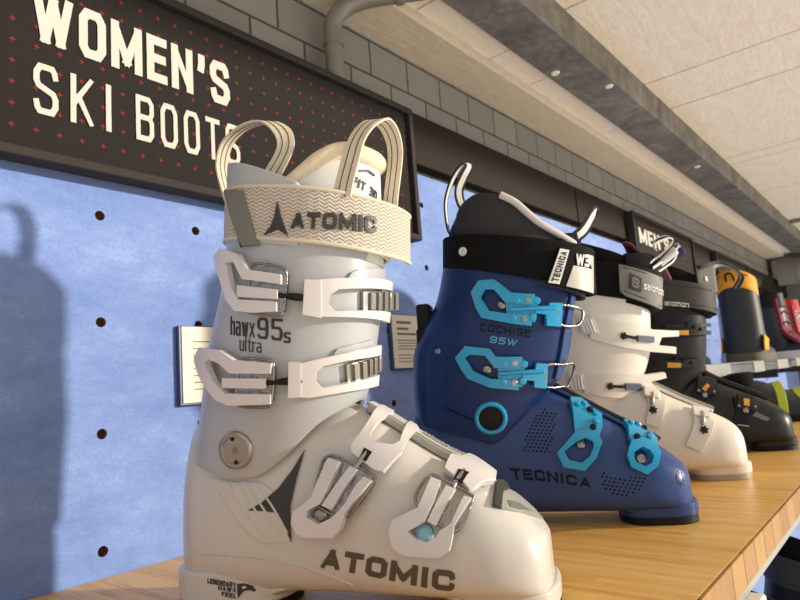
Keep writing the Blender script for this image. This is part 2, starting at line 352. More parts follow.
def mat_sign():
    m, nt, b, tc, sp = base('charcoal sign face', .7); b.inputs['Specular IOR Level'].default_value = .12
    g = .0205
    def cell(o): return mth(nt, 'ABSOLUTE', mth(nt, 'SUBTRACT', mth(nt, 'FRACT', mth(nt, 'MULTIPLY', o, 1/g)), .5))
    cx, cz = cell(sp.outputs['X']), cell(sp.outputs['Z'])
    star = mth(nt, 'MAXIMUM', mth(nt, 'ADD', cx, mth(nt, 'MULTIPLY', cz, 2.6)), 0)
    star2 = mth(nt, 'ADD', cz, mth(nt, 'MULTIPLY', cx, 2.6))
    f = mth(nt, 'LESS_THAN', mth(nt, 'MINIMUM', star, star2), .15)
    nt.links.new(mixc(nt, f, lin((38, 34, 33)), lin((128, 40, 38))), b.inputs['Base Color']); return m
def mat_zigzag():
    m, nt, b, tc, sp = base('zigzag webbing', .85)
    uv = N(nt, 'ShaderNodeUVMap'); uv.uv_map = 'UVMap'
    su = N(nt, 'ShaderNodeSeparateXYZ'); nt.links.new(uv.outputs[0], su.inputs[0])
    zz = mth(nt, 'PINGPONG', mth(nt, 'MULTIPLY', su.outputs[0], 1), .0038)
    v = mth(nt, 'ADD', su.outputs[1], mth(nt, 'MULTIPLY', zz, .65))
    st = mth(nt, 'PINGPONG', mth(nt, 'MULTIPLY', v, 1/.0017), 1.)
    col = ramp(nt, st, [(.15, lin((172, 162, 148))), (.5, lin((212, 203, 188))), (.9, lin((228, 220, 206)))])
    nt.links.new(col, b.inputs['Base Color']); bumpto(nt, b, st, .8, .0012); return m
def mat_webbing(name, col, col2):
    m, nt, b, tc, sp = base(name, .9)
    n = tex(nt, tc, 900, 2)
    nt.links.new(mixc(nt, n, lin(col), lin(col2)), b.inputs['Base Color']); bumpto(nt, b, n, .5, .001); return m
def mat_galv():
    m, nt, b, tc, sp = base('galvanised steel', .55)
    b.inputs['Metallic'].default_value = .25
    a = tex(nt, tc, 9, 8, (1.4, 1, 1), .65, .8); c = tex(nt, tc, 45, 6, (1, 2, 1))
    f = mth(nt, 'ADD', mth(nt, 'MULTIPLY', a, .75), mth(nt, 'MULTIPLY', c, .3))
    nt.links.new(ramp(nt, f, [(.35, lin((84, 80, 74))), (.55, lin((124, 119, 110))), (.75, lin((158, 151, 140)))]), b.inputs['Base Color']); return m
def mat_boards(name, c1, c2):
    m, nt, b, tc, sp = base(name, .85)
    a = tex(nt, tc, 26, 6, (.45, 1.6, 1), .6, .6); c = tex(nt, tc, 120, 4, (.3, 1.3, 1))
    f = mth(nt, 'ADD', mth(nt, 'MULTIPLY', a, .5), mth(nt, 'MULTIPLY', c, .5))
    nt.links.new(ramp(nt, f, [(.35, lin(c1)), (.65, lin(c2))]), b.inputs['Base Color']); bumpto(nt, b, f, .45, .006); return m
def mat_mesh(name, c1, c2, s=.0035):
    m, nt, b, tc, sp = base(name, .8)
    def ln(o, k): return mth(nt, 'LESS_THAN', mth(nt, 'FRACT', mth(nt, 'MULTIPLY', o, 1/s)), k)
    f = mth(nt, 'MAXIMUM', ln(mth(nt, 'ADD', sp.outputs['X'], sp.outputs['Z']), .22), ln(mth(nt, 'SUBTRACT', sp.outputs['X'], sp.outputs['Z']), .22))
    nt.links.new(mixc(nt, f, lin(c1), lin(c2)), b.inputs['Base Color']); return m

M = dict(
    bamboo=mat_bamboo(), edge=mat_edge(), felt=mat_felt(), block=mat_block(), sign=mat_sign(), zigzag=mat_zigzag(), galv=mat_galv(),
    boards=mat_boards('cream ceiling board', (234, 220, 202), (248, 237, 222)), soffit=mat_boards('cream soffit', (206, 192, 172), (222, 208, 188)),
    hardboard=mat('brown hardboard', (120, 84, 50), .8, noise=.2), band=mat('dark bronze trim', (44, 39, 34), .7, spec=.12, noise=.08, nscale=6),
    frame=mat('dark sign frame', (52, 48, 46), .7, spec=.2), letter=mat('cream lettering', (206, 200, 190), .7, spec=.2),
    card=mat('cream card', (238, 232, 216), .7), ink=mat('grey print', (120, 116, 110), .8), acryl=mat('clear acrylic', (235, 240, 240), .08, trans=.85),
    holder=mat('blue card holder', (52, 70, 116), .4), pipe=mat('grey painted pipe', (138, 134, 126), .45, metal=.3, noise=.15, nscale=60),
    white_pl=mat('white price rail', (226, 222, 214), .4), fascia=mat('grey blue panel', (112, 138, 196), .6, noise=.08),
    floor=mat('grey vinyl floor', (128, 118, 106), .55, noise=.1, nscale=6), wall2=mat('grey painted wall', (128, 124, 118), .8, noise=.06),
    shell_w=mat('white shell plastic', (210, 206, 198), .30, coat=.25, bump=.03, bscale=1500), cuff_w=mat('pale grey cuff plastic', (182, 184, 185), .34, coat=.2, bump=.03, bscale=1500),
    buckle_w=mat('white buckle plastic', (222, 217, 214), .32, coat=.2), chrome=mat('polished chrome', (150, 148, 145), .2, metal=1., bump=.9, bscale=130),
    steel=mat('brushed steel', (168, 164, 155), .32, metal=.9, noise=.1), darkmetal=mat('black screw metal', (38, 36, 36), .35, metal=.7),
    logo=mat('charcoal print', (54, 52, 50), .5), logo_b=mat('bronze grey print', (84, 76, 62), .4), black=mat('black rubber', (22, 21, 21), .55, spec=.25),
    greytab=mat('grey green tab', (126, 124, 112), .55), cream=mat('cream padding', (226, 212, 182), .9, bump=.3, bscale=500, noise=.06, nscale=60),
    liner_w=mat('white liner', (226, 226, 220), .55, bump=.05, bscale=600), liner_g=mat('pale grey liner', (182, 187, 186), .45),
    web=mat_webbing('cream webbing', (206, 194, 170), (230, 220, 198)), webline=mat('dark stitch line', (70, 62, 64), .8),
    ltblue=mat('ice blue cap', (150, 200, 214), .3), capgrey=mat('grey toe plate', (168, 166, 158), .38, metal=.2), capin=mat('dark grey inset', (112, 110, 104), .4),
    navy=mat('navy shell plastic', (48, 72, 124), .34, spec=.3, coat=.12, noise=.04, nscale=30), navyc=mat('navy cuff plastic', (18, 44, 96), .36, spec=.3, coat=.08),
    navyd=mat('deep navy print', (12, 17, 34), .5, spec=.2), cyan=mat('bright cyan buckle', (22, 152, 200), .26, coat=.3), cyan2=mat('cyan print', (70, 160, 196), .4),
    linerb=mat('black liner', (18, 18, 19), .9, spec=.15, bump=.25, bscale=700), lmesh=mat_mesh('black woven liner', (24, 24, 25), (64, 64, 66)),
    strapb=mat('black strap webbing', (13, 13, 14), .8, spec=.18, bump=.4, bscale=900), pipingw=mat('pale piping', (206, 200, 196), .85, bump=.2, bscale=700),
    tag=mat('silver rubber tag', (176, 172, 160), .42), cable=mat('black cable', (20, 20, 20), .4), webblk=mat_webbing('black webbing', (22, 22, 22), (46, 46, 46)),
    webwht=mat_webbing('white webbing', (214, 212, 206), (236, 234, 228)),
    shell_c=mat('cream white shell', (232, 224, 210), .32, coat=.2), slate=mat('slate bar', (92, 104, 120), .4), strapg=mat('grey strap rubber', (112, 110, 104), .6, noise=.06),
    sqdark=mat('dark grey badge', (62, 60, 57), .6, spec=.25), blk_shell=mat('black shell plastic', (38, 37, 36), .36, spec=.3, noise=.05), blk_cuff=mat('black cuff plastic', (25, 24, 24), .42, spec=.25),
    yellow=mat('yellow ochre', (222, 160, 40), .5), orange=mat('amber orange lining', (236, 160, 24), .7), red=mat('red lining', (176, 28, 30), .7),
    purple=mat('purple red weave', (116, 30, 56), .8, noise=.7, nscale=90), plum=mat('plum lining', (96, 44, 60), .8), indigo=mat('indigo lining', (44, 40, 92), .8),
    darkgreen=mat('dark green grey leather', (72, 76, 68), .6, noise=.08), olive=mat('olive leather', (92, 94, 62), .6), boot_b=mat('black leather', (40, 42, 42), .5, noise=.08),
    sole_w=mat('white rubber sole', (228, 222, 218), .6), sole_b=mat('brown rubber sole', (92, 80, 64), .7), lime=mat('lime yellow', (196, 214, 40), .5),
    glasspv=mat('clear cap glass', (120, 112, 104), .08), hole=mat('black hole', (12, 12, 12), .8),
)

# ================================================================ mesh helpers
def link(name, me, m, parent=None, ang=38, bevel=0, solid=None, smooth=True):
    o = bpy.data.objects.new(name, me); C.objects.link(o)
    for x in (m if isinstance(m, (list, tuple)) else [m]): me.materials.append(M[x] if isinstance(x, str) else x)
    if smooth and len(me.polygons):
        me.polygons.foreach_set('use_smooth', [True]*len(me.polygons)); me.set_sharp_from_angle(angle=math.radians(ang))
    if parent: o.parent = parent
    if solid:
        md = o.modifiers.new('thickness', 'SOLIDIFY'); md.thickness = solid[0]; md.offset = solid[1]
    if bevel:
        md = o.modifiers.new('edge', 'BEVEL'); md.width = bevel; md.segments = 2; md.limit_method = 'ANGLE'; md.angle_limit = math.radians(45); md.harden_normals = False
    return o
def mk(name, vf, m, parent=None, **k):
    me = bpy.data.meshes.new(name); me.from_pydata([tuple(map(float, v)) for v in vf[0]], [], vf[1])
    bm = bmesh.new(); bm.from_mesh(me); bmesh.ops.recalc_face_normals(bm, faces=bm.faces); bm.to_mesh(me); bm.free()
    return link(name, me, m, parent, **k)
def join(*L):
    V, F = [], []
    for v, f in L:
        n = len(V); V += list(v); F += [tuple(i+n for i in q) for q in f]
    return V, F
def grid(rows, cu=False, cap=False):
    """rows: list of equal rings; cu closes each ring; cap closes both ends"""
    V, F = [], []; n = len(rows[0])
    for r in rows: V += list(r)
    for j in range(len(rows)-1):
        for i in range(n if cu else n-1):
            a, b = j*n+i, j*n+(i+1) % n
            F.append((a, b, b+n, a+n))
    if cap: F += [tuple(range(n))[::-1], tuple(range((len(rows)-1)*n, len(rows)*n))]
    return V, F
def box(c, s):
    x, y, z = c; a, b, h = s[0]/2, s[1]/2, s[2]/2
    V = [(x+i*a, y+j*b, z+k*h) for i in (-1, 1) for j in (-1, 1) for k in (-1, 1)]
    return V, [(0, 1, 3, 2), (4, 6, 7, 5), (0, 4, 5, 1), (2, 3, 7, 6), (0, 2, 6, 4), (1, 5, 7, 3)]
def smoothpath(P, k=6, closed=False):
    P = [np.array(p, float) for p in P]; n = len(P); out = []
    for i in range(n if closed else n-1):
        g = lambda j: P[j % n] if closed else P[min(max(j, 0), n-1)]
        a, b, c, d = g(i-1), g(i), g(i+1), g(i+2)
        for q in range(k):
            t = q/k
            out.append(.5*((2*b)+(-a+c)*t+(2*a-5*b+4*c-d)*t*t+(-a+3*b-3*c+d)*t**3))
    if not closed: out.append(P[-1])
    return out
def tube(path, r, n=10, closed=False):
    P = [np.array(p, float) for p in path]; rows = []; up = None
    for i, p in enumerate(P):
        t = (P[(i+1) % len(P)] - P[i-1]) if closed else (P[min(i+1, len(P)-1)] - P[max(i-1, 0)])
        t = t/max(np.linalg.norm(t), 1e-9)
        if up is None: up = np.array([0, 0, 1.]) if abs(t[2]) < .9 else np.array([1., 0, 0])
        s = np.cross(t, up); s /= max(np.linalg.norm(s), 1e-9); up = np.cross(s, t)
        rr = r[i] if isinstance(r, (list, tuple)) else r
        rows.append([p + rr*(math.cos(a)*s + math.sin(a)*up) for a in np.linspace(0, 2*math.pi, n, endpoint=False)])
    if closed: rows.append(rows[0])
    return grid(rows, cu=True, cap=not closed)
def ribbon(path, wv, th):
    """flat strap along a path; wv: half-width vectors"""
    P = [np.array(p, float) for p in path]; rows = []
    for i, p in enumerate(P):
        t = P[min(i+1, len(P)-1)] - P[max(i-1, 0)]; t /= max(np.linalg.norm(t), 1e-9)
        w = np.array(wv[i], float); w2 = w - t*np.dot(w, t)
        w2 *= np.linalg.norm(w)/max(np.linalg.norm(w2), 1e-9)
        n = np.cross(t, w2); n /= max(np.linalg.norm(n), 1e-9)
        rows.append([p-w2-n*th/2, p+w2-n*th/2, p+w2+n*th/2, p-w2+n*th/2])
    return grid(rows, cu=True, cap=True)
def lathe(prof, n=28, org=(0, 0, 0), ax=(0, -1, 0), closed=True):
    """prof: (radius, height) pairs turned about ax"""
    a = np.array(ax, float); a /= np.linalg.norm(a)
    s = np.cross(a, (0, 0, 1.) if abs(a[2]) < .9 else (1., 0, 0)); s /= np.linalg.norm(s); q = np.cross(a, s); o = np.array(org, float)
    rows = [[o + a*h + r*(math.cos(t)*s + math.sin(t)*q) for t in np.linspace(0, 2*math.pi, n, endpoint=False)] for r, h in prof]
    return grid(rows, cu=True, cap=closed)
def prism(poly, h0, h1):
    n = len(poly)
    V = [(x, y, h0) for x, y in poly] + [(x, y, h1) for x, y in poly]
    F = [tuple(range(n))[::-1], tuple(range(n, 2*n))] + [(i, (i+1) % n, (i+1) % n + n, i+n) for i in range(n)]
    return V, F
def ringprism(out, inn, h0, h1):
    n = len(out)
    V = [(x, y, h) for h in (h0, h1) for L in (out, inn) for x, y in L]
    F = []
    for i in range(n):
        j = (i+1) % n
        F += [(i, n+i, n+j, j), (2*n+i, 2*n+j, 3*n+j, 3*n+i), (i, j, 2*n+j, 2*n+i), (n+i, 3*n+i, 3*n+j, n+j)]
    return V, F
def wrapped(name, vf, fn, m, parent, step=.005, **k):
    """cut a flat piece into strips and bend it onto a curved skin: fn(a, b, h) -> point"""
    bm = bmesh.new(); vs = [bm.verts.new(v) for v in vf[0]]
    for f in vf[1]:
        try: bm.faces.new([vs[i] for i in f])
        except ValueError: pass
    bmesh.ops.recalc_face_normals(bm, faces=bm.faces)
    for ax in (0, 1):
        co = [v.co[ax] for v in bm.verts]; lo, hi = min(co), max(co)
        x = math.floor(lo/step)*step + step*.5
        while x < hi:
            if x > lo + 1e-5:
                no = [0, 0, 0]; no[ax] = 1; pc = [0, 0, 0]; pc[ax] = x
                bmesh.ops.bisect_plane(bm, geom=bm.verts[:]+bm.edges[:]+bm.faces[:], plane_co=pc, plane_no=no, dist=1e-7)
            x += step
    for v in bm.verts: v.co = Vector([float(q) for q in fn(*v.co)])
    bmesh.ops.remove_doubles(bm, verts=bm.verts, dist=2e-6)
    bmesh.ops.recalc_face_normals(bm, faces=bm.faces)
    me = bpy.data.meshes.new(name); bm.to_mesh(me); bm.free()
    return link(name, me, m, parent, **k)

# ---------------------------------------------------------------- stroke lettering
G = {
 'A': [[(0, 0), (.5, 1)], [(.5, 1), (1, 0)], [(.2, .27), (.8, .27)]], 'B': [[(0, 0), (0, 1), (.8, 1), (1, .88), (1, .64), (.85, .53), (0, .53)], [(.85, .53), (1, .42), (1, .12), (.8, 0), (0, 0)]],
 'C': [[(1, .8), (.96, .9), (.82, 1), (.18, 1), (0, .84), (0, .16), (.18, 0), (.82, 0), (.96, .1), (1, .2)]], 'D': [[(0, 0), (0, 1), (.75, 1), (1, .8), (1, .2), (.75, 0), (0, 0)]],
 'E': [[(1, 1), (0, 1), (0, 0), (1, 0)], [(0, .52), (.9, .52)]], 'F': [[(1, 1), (0, 1), (0, 0)], [(0, .52), (.9, .52)]],
 'G': [[(1, .8), (.96, .9), (.82, 1), (.18, 1), (0, .84), (0, .16), (.18, 0), (.82, 0), (1, .16), (1, .48), (.6, .48)]], 'H': [[(0, 0), (0, 1)], [(1, 0), (1, 1)], [(0, .5), (1, .5)]],
 'I': [[(.5, 0), (.5, 1)]], 'K': [[(0, 0), (0, 1)], [(1, 1), (.08, .42)], [(.3, .56), (1, 0)]], 'L': [[(0, 1), (0, 0), (1, 0)]],
 'M': [[(0, 0), (0, 1)], [(0, 1), (.5, .15)], [(.5, .15), (1, 1)], [(1, 1), (1, 0)]], 'N': [[(0, 0), (0, 1)], [(0, 1), (1, 0)], [(1, 0), (1, 1)]],
 'O': [[(.5, 1), (.2, 1), (0, .84), (0, .16), (.2, 0), (.8, 0), (1, .16), (1, .84), (.8, 1), (.5, 1)]], 'R': [[(0, 0), (0, 1), (.8, 1), (1, .86), (1, .6), (.8, .47), (0, .47)], [(.5, .47), (1, 0)]],
 'S': [[(1, .82), (.94, .92), (.82, 1), (.18, 1), (0, .86), (0, .68), (.12, .57), (.88, .43), (1, .32), (1, .14), (.82, 0), (.18, 0), (.06, .08), (0, .18)]],
 'T': [[(0, 1), (1, 1)], [(.5, 1), (.5, 0)]], 'U': [[(0, 1), (0, .16), (.18, 0), (.82, 0), (1, .16), (1, 1)]], 'V': [[(0, 1), (.5, 0)], [(.5, 0), (1, 1)]],
 'W': [[(0, 1), (.26, 0)], [(.26, 0), (.5, .92)], [(.5, .92), (.74, 0)], [(.74, 0), (1, 1)]], 'X': [[(0, 0), (1, 1)], [(0, 1), (1, 0)]], 'Y': [[(0, 1), (.5, .45)], [(1, 1), (.5, .45)], [(.5, .5), (.5, 0)]],
 "'": [[(.6, 1), (.6, .84), (.35, .72)]], '9': [[(0, .1), (.12, 0), (.82, 0), (1, .14), (1, .86), (.82, 1), (.18, 1), (0, .86), (0, .58), (.16, .46), (1, .46)]],
 '5': [[(1, 1), (.04, 1), (.04, .58), (.8, .58), (1, .44), (1, .16), (.82, 0), (.1, 0), (0, .1)]], '3': [[(0, 1), (.82, 1), (1, .86), (1, .62), (.85, .52), (.3, .52)], [(.85, .52), (1, .42), (1, .14), (.82, 0), (0, 0)]],
 '1': [[(.15, .8), (.5, 1), (.5, 0)]], '0': [[(.5, 1), (.2, 1), (0, .84), (0, .16), (.2, 0), (.8, 0), (1, .16), (1, .84), (.8, 1), (.5, 1)]],
 'h': [[(0, 0), (0, 1.35)], [(0, 1), (.8, 1), (1, .84), (1, 0)]], 'a': [[(.1, 1), (.82, 1), (1, .84), (1, 0), (.15, 0), (0, .14), (0, .42), (.15, .56), (1, .56)]], 'w': [[(0, 1), (.26, 0)], [(.26, 0), (.5, .92)], [(.5, .92), (.74, 0)], [(.74, 0), (1, 1)]],
 'x': [[(0, 0), (1, 1)], [(0, 1), (1, 0)]], 's': [[(1, 1), (.15, 1), (0, .86), (0, .64), (.15, .52), (.85, .48), (1, .36), (1, .14), (.85, 0), (0, 0)]], 'u': [[(0, 1), (0, .16), (.18, 0), (1, 0)], [(1, 0), (1, 1)]],
 'l': [[(.5, 1.35), (.5, 0)]], 't': [[(.4, 1.3), (.4, .14), (.55, 0), (1, 0)], [(0, 1), (1, 1)]], 'r': [[(0, 0), (0, 1), (.9, 1)]], 'o': [[(.5, 1), (.2, 1), (0, .84), (0, .16), (.2, 0), (.8, 0), (1, .16), (1, .84), (.8, 1), (.5, 1)]],
 'm': [[(0, 0), (0, 1), (.9, 1), (1, .9), (1, 0)], [(.5, 1), (.5, 0)]], 'n': [[(0, 0), (0, 1), (.8, 1), (1, .84), (1, 0)]],
}
WID = {'I': .34, 'M': 1.25, 'W': 1.4, "'": .45, 'w': 1.3, 'l': .4, 't': .75, 'r': .7, 'm': 1.35, '1': .6, ' ': .6, 'E': .88, 'F': .85, 'L': .82, 'T': .95}
def stroke(P, w):
    P = [np.array(p, float) for p in P]; n = len(P); closed = np.linalg.norm(P[0]-P[-1]) < 1e-6
    L = []
    for i in range(n):
        d0 = P[i]-P[i-1] if i > 0 else (P[i]-P[n-2] if closed else None)
        d1 = P[i+1]-P[i] if i < n-1 else (P[1]-P[0] if closed else None)
        ds = [d/np.linalg.norm(d) for d in (d0, d1) if d is not None]
        ns = [np.array([-d[1], d[0]]) for d in ds]
        m = sum(ns); m /= max(np.linalg.norm(m), 1e-6); k = 1/max(np.dot(m, ns[0]), .45)
        L.append((P[i]+m*w/2*k, P[i]-m*w/2*k))
    Q = []
    for i in range(n-1):
        d = P[i+1]-P[i]; q = [L[i][0], L[i+1][0], L[i+1][1], L[i][1]]
        if np.dot(q[1]-q[0], d) <= 0: q[0] = q[1] = (q[0]+q[1])/2
        if np.dot(q[2]-q[3], d) <= 0: q[2] = q[3] = (q[2]+q[3])/2
        Q.append(q)
    return Q
def letters(txt, asp, sw, gap=.25, slant=0., h0=0., h1=1.):
    """strokes of a line of lettering, cap height 1; returns prisms spread over h0..h1 and the line's width"""
    x = 0; V, F = [], []; k_ = 0
    for ch in txt:
        W = WID.get(ch, 1)*asp
        if ch in WID and ch in 'I1' : W = max(W, sw)
        if ch != ' ':
            hmax = max(1, max(p[1] for pl in G[ch] for p in pl))
            for pl in G[ch]:
                pts = [(x + sw/2 + px*(W-sw), sw/2 + py*(1-sw)) for px, py in pl]
                if ch == 'I' or ch == 'l': pts = [(x+W/2, p[1]) for p in pts]
                # butt ends grow by nothing: ends already sit half a stroke inside the box
                ext = [np.array(p) for p in pts]
                if np.linalg.norm(ext[0]-ext[-1]) > 1e-6:
                    for a, b in ((0, 1), (-1, -2)):
                        d = ext[a]-ext[b]; ext[a] = ext[a] + d/np.linalg.norm(d)*sw/2
                for q in stroke(ext, sw):
                    k_ += 1                               # each stroke a hair higher than the last: no coincident faces
                    v, f = prism([(min(max(p[0], x), x+W)+slant*min(max(p[1], 0), hmax), min(max(p[1], 0), hmax)) for p in q], h0, h1 + (h1-h0)*.06*(k_ % 6))
                    n = len(V); V += v; F += [tuple(i+n for i in g) for g in f]
        x += W + gap*asp
    return V, F, x - gap*asp
def bil(q, x, y):
    a, b, c, d = [np.array(p, float) for p in q]
    return a*(1-x)*(1-y) + b*x*(1-y) + c*x*y + d*(1-x)*y
def text_on(parent, S, kind, quad, txt, m, asp, sw, gap=.25, slant=0., name='lettering', h=(.0001, .0006), step=.004):
    V, F, W = letters(txt, asp, sw, gap, slant, h[0], h[1])
    q = [(a/1000, b/1000) for a, b in quad]
    V = [(*bil(q, x/W, y), z) for x, y, z in V]
    return wrapped(name, (V, F), lambda a, b, z: S.at(kind, a, b, z)[0], m, parent, step=step, smooth=False)

# ================================================================ tagging
def thing(name, label, cat, loc=(0, 0, 0), rz=0, group=None):
    o = bpy.data.objects.new(name, None); C.objects.link(o); o.location = loc; o.rotation_euler = (0, 0, rz); o.empty_display_size = .03
    return tag(o, label, cat, group)
def tag(o, label, cat, group=None):
    o['label'] = label; o['category'] = cat
    if group: o['group'] = group
    return o
def struct(o, label, cat):
    o['kind'] = 'structure'; return tag(o, label, cat)

# ================================================================ ski boots
mm = lambda L: [(a/1000, b/1000) for a, b in L]
class Boot:
    def __init__(s, form, name, label, group):
        f = FORM[form]; s.S = Surf(form); s.f = f; s.form = form
        s.r = thing(name, label, 'ski boot', (*f['org'], 0), math.radians(f['az']), group)
    # pieces cut flat in skin coordinates (mm) and bent on
    def piece(s, name, kind, pts, h0, h1, m, parent=None, bevel=.0007, step=.006, lift=None):
        fn = lambda a, b, h: s.S.at(kind, a, b, h + (lift(a, b) if lift else 0))[0]
        return wrapped(name, prism(mm(pts), h0/1000, h1/1000), fn, m, parent or s.r, step=step, bevel=bevel)
    def ring(s, name, kind, out, inn, h0, h1, m, parent=None, bevel=.0007):
        return wrapped(name, ringprism(mm(out), mm(inn), h0/1000, h1/1000), lambda a, b, h: s.S.at(kind, a, b, h)[0], m, parent or s.r, step=.006, bevel=bevel)
    def pt(s, kind, p, h): return s.S.at(kind, p[0]/1000, p[1]/1000, h/1000)[0]
    def rod(s, name, kind, pts, h, r, m, parent=None, closed=False, k=4):
        P = smoothpath([s.pt(kind, p, h) for p in pts], k, closed)
        rr = r/1000 if not isinstance(r, list) else [np.interp(i/(len(P)-1)*(len(r)-1), range(len(r)), r)/1000 for i in range(len(P))]
        return mk(name, tube(P, rr, 10, closed), m, parent or s.r)
    def knob(s, name, kind, p, prof, m, parent=None, n=28, h=0, closed=True):
        P, nr = s.S.at(kind, p[0]/1000, p[1]/1000, h/1000)
        return mk(name, lathe([(r/1000, z/1000) for r, z in prof], n, P, nr, closed), m, parent or s.r, ang=30)
    def text(s, kind, quad, txt, m, asp, sw, gap=.25, slant=0., **k):
        return text_on(s.r, s.S, kind, quad, txt, m, asp, sw, gap, slant, **k)
    # ------------------------------------------------------------ body
    def shell(s, m, sole_m, heel=(.006, .102, .030), toe=(.222, .298, .019)):
        u0 = s.f['wu'][0]; u1 = s.f['wu'][-1]
        us = [u0+.0001, u0+.0012, u0+.003, u0+.006] + list(np.arange(u0+.011, .27, .006)) + [u1-.020, u1-.016, u1-.012, u1-.009, u1-.0065, u1-.0045, u1-.003, u1-.0012, u1]
        rows = [[tuple(p) for p in s.S.shell_sec(u)[0][:-1]] for u in us]
        mk('shell', grid(rows, cu=True, cap=True), m, s.r, ang=60)
        for nm, (a, b, h), w, e in (('heel_piece', heel, .036, 2.7), ('toe_piece', toe, .040, 3.0)):
            th = np.linspace(0, 2*math.pi, 64, endpoint=False)
            pl = [((a+b)/2 + (b-a)/2*float(spow(math.cos(t), 2/e)), w*float(spow(math.sin(t), 2/e))) for t in th]
            o = mk(nm, prism(pl, .007, h), m, s.r, ang=50, bevel=.0022)
            pad = [((a+b)/2 + ((b-a)/2-.001)*float(spow(math.cos(t), 2/e)), (w-.001)*float(spow(math.sin(t), 2/e))) for t in th]
            mk('grip_pad', prism(pad, 0, .009), sole_m, o, ang=50, bevel=.001)
        # sloping arch between the two lugs
        rows = []
        for u in np.linspace(heel[1]-.012, toe[0]+.012, 18):
            t = (u-heel[1]+.012)/(toe[0]-heel[1]+.024)
            zt = heel[2]*(1-t)+toe[2]*t + .004; zb = .010 + .012*math.sin(math.pi*t); w = .028 + .008*t
            rows.append([(u, y*w, z) for y, z in ((-1, zb+.003), (-.85, zb), (.85, zb), (1, zb+.003), (1, zt), (-1, zt))])
        mk('arch', grid(rows, cu=True, cap=True), m, s.r, ang=40)
    def cuff(s, m, bot, top, thick=.0035):
        """bot/top: (angle deg, z) control points, angle 0 = outer side, 90 = front, -90 = back"""
        n = 96; V = []
        rows = [[] for _ in range(27)]
        for i in range(n):
            deg = -180 + 360*i/n
            k = lambda L: ip((deg+90) % 360 - 90, [p[0] for p in L], [p[1] for p in L])
            z0, z1 = k(bot), k(top)
            for j in range(27):
                z = z0 + (z1-z0)*j/26
                c_ = s.f['cuff']; b, f, w = (ip(z, c_['z'], c_[q]) for q in 'bfw'); e = 2/2.25; t = math.radians(deg)
                rows[j].append(((b+f)/2+(f-b)/2*float(spow(math.sin(t), e)), -w*float(spow(math.cos(t), e)), z))
        return mk('cuff', grid(rows, cu=True), m, s.r, ang=60, solid=(thick, -1), bevel=.0009)
    def collar(s, name, m, th0, th1, t0, t1, grow, thick, parent=None, n=64, uvs=False, flare=None, ease=None, rows_n=10, bevel=.0008):
        """upright band following the strap's oval; t0/t1: bottom and top heights (numbers or functions of angle in degrees)"""
        k = s.f['strap']; rows = [[] for _ in range(rows_n+1)]; UV = []
        full = abs(th1-th0) >= 359.9
        for i in range(n if full else n+1):
            deg = th0 + (th1-th0)*i/n; t = math.radians(deg)
            a = t0(deg) if callable(t0) else t0; b = t1(deg) if callable(t1) else t1
            g = grow + (flare(deg) if flare else 0)
            for j in range(rows_n+1):
                v = (a+(b-a)*j/rows_n)/.05; gg = g + (ease(j/rows_n) if ease else 0)
                L = (k['uf']-k['ub'])/2 + gg; e = 2/2.2; q = float(spow(math.sin(t), e)); mq = (float(spow(math.sin(t), e))+1)/2
                z = (k['b0']+(k['f0']-k['b0'])*mq)*(1-v) + (k['b1']+(k['f1']-k['b1'])*mq)*v
                rows[j].append(((k['uf']+k['ub'])/2+L*q+.003*v, -(k['w']+gg)*float(spow(math.cos(t), e)), z))
        vf = grid(rows, cu=full)
        o = mk(name, vf, m, parent or s.r, ang=60, solid=(thick, -1), bevel=bevel)
        if uvs:
            uvl = o.data.uv_layers.new(name='UVMap'); nn = len(rows[0]); arc = [0]
            for i in range(1, nn): arc.append(arc[-1] + float(np.linalg.norm(np.array(rows[5][i])-np.array(rows[5][i-1]))))
            for lp in o.data.loops:
                vi = lp.vertex_index; uvl.data[lp.index].uv = (arc[vi % nn], (vi//nn)/rows_n*.049)
        return o
    def edge_path(s, th0, th1, t1, grow, n=30, ease=0):
        k = s.f['strap']; P = []
        for i in range(n+1):
            deg = th0+(th1-th0)*i/n; t = math.radians(deg); v = (t1(deg) if callable(t1) else t1)/.05; e = 2/2.2
            q = float(spow(math.sin(t), e)); mq = (q+1)/2; L = (k['uf']-k['ub'])/2+grow+ease
            P.append(((k['uf']+k['ub'])/2+L*q+.003*v, -(k['w']+grow+ease)*float(spow(math.cos(t), e)), (k['b0']+(k['f0']-k['b0'])*mq)*(1-v)+(k['b1']+(k['f1']-k['b1'])*mq)*v))
        return P
    def loop(s, pts, wv, th, m, stripe=None, sm=None):
        P = smoothpath([(a/1000, b/1000, c/1000) for a, b, c in pts], 6)
        wk = np.array(wv, float); idx = np.linspace(0, len(wk)-1, len(P))
        W = [np.array([np.interp(i, range(len(wk)), wk[:, j]) for j in range(3)])/1000 for i in idx]
        o = mk('pull_loop', ribbon(P, W, th/1000), m, s.r, ang=40, bevel=.0003)
        for off, wd in (stripe or []):
            T = [P[min(i+1, len(P)-1)]-P[max(i-1, 0)] for i in range(len(P))]
            Q = []
            W2 = []
            for p, w, t in zip(P, W, T):
                t = t/max(np.linalg.norm(t), 1e-9); w2 = w-t*np.dot(w, t); w2 *= np.linalg.norm(w)/max(np.linalg.norm(w2), 1e-9)
                Q.append(p+w2*off); W2.append(w2*wd)
            mk('stripe', ribbon(Q, W2, th/1000+.0005), sm, o, ang=40)
        return o
SKI = 'ski boots lined up on the wooden counter'
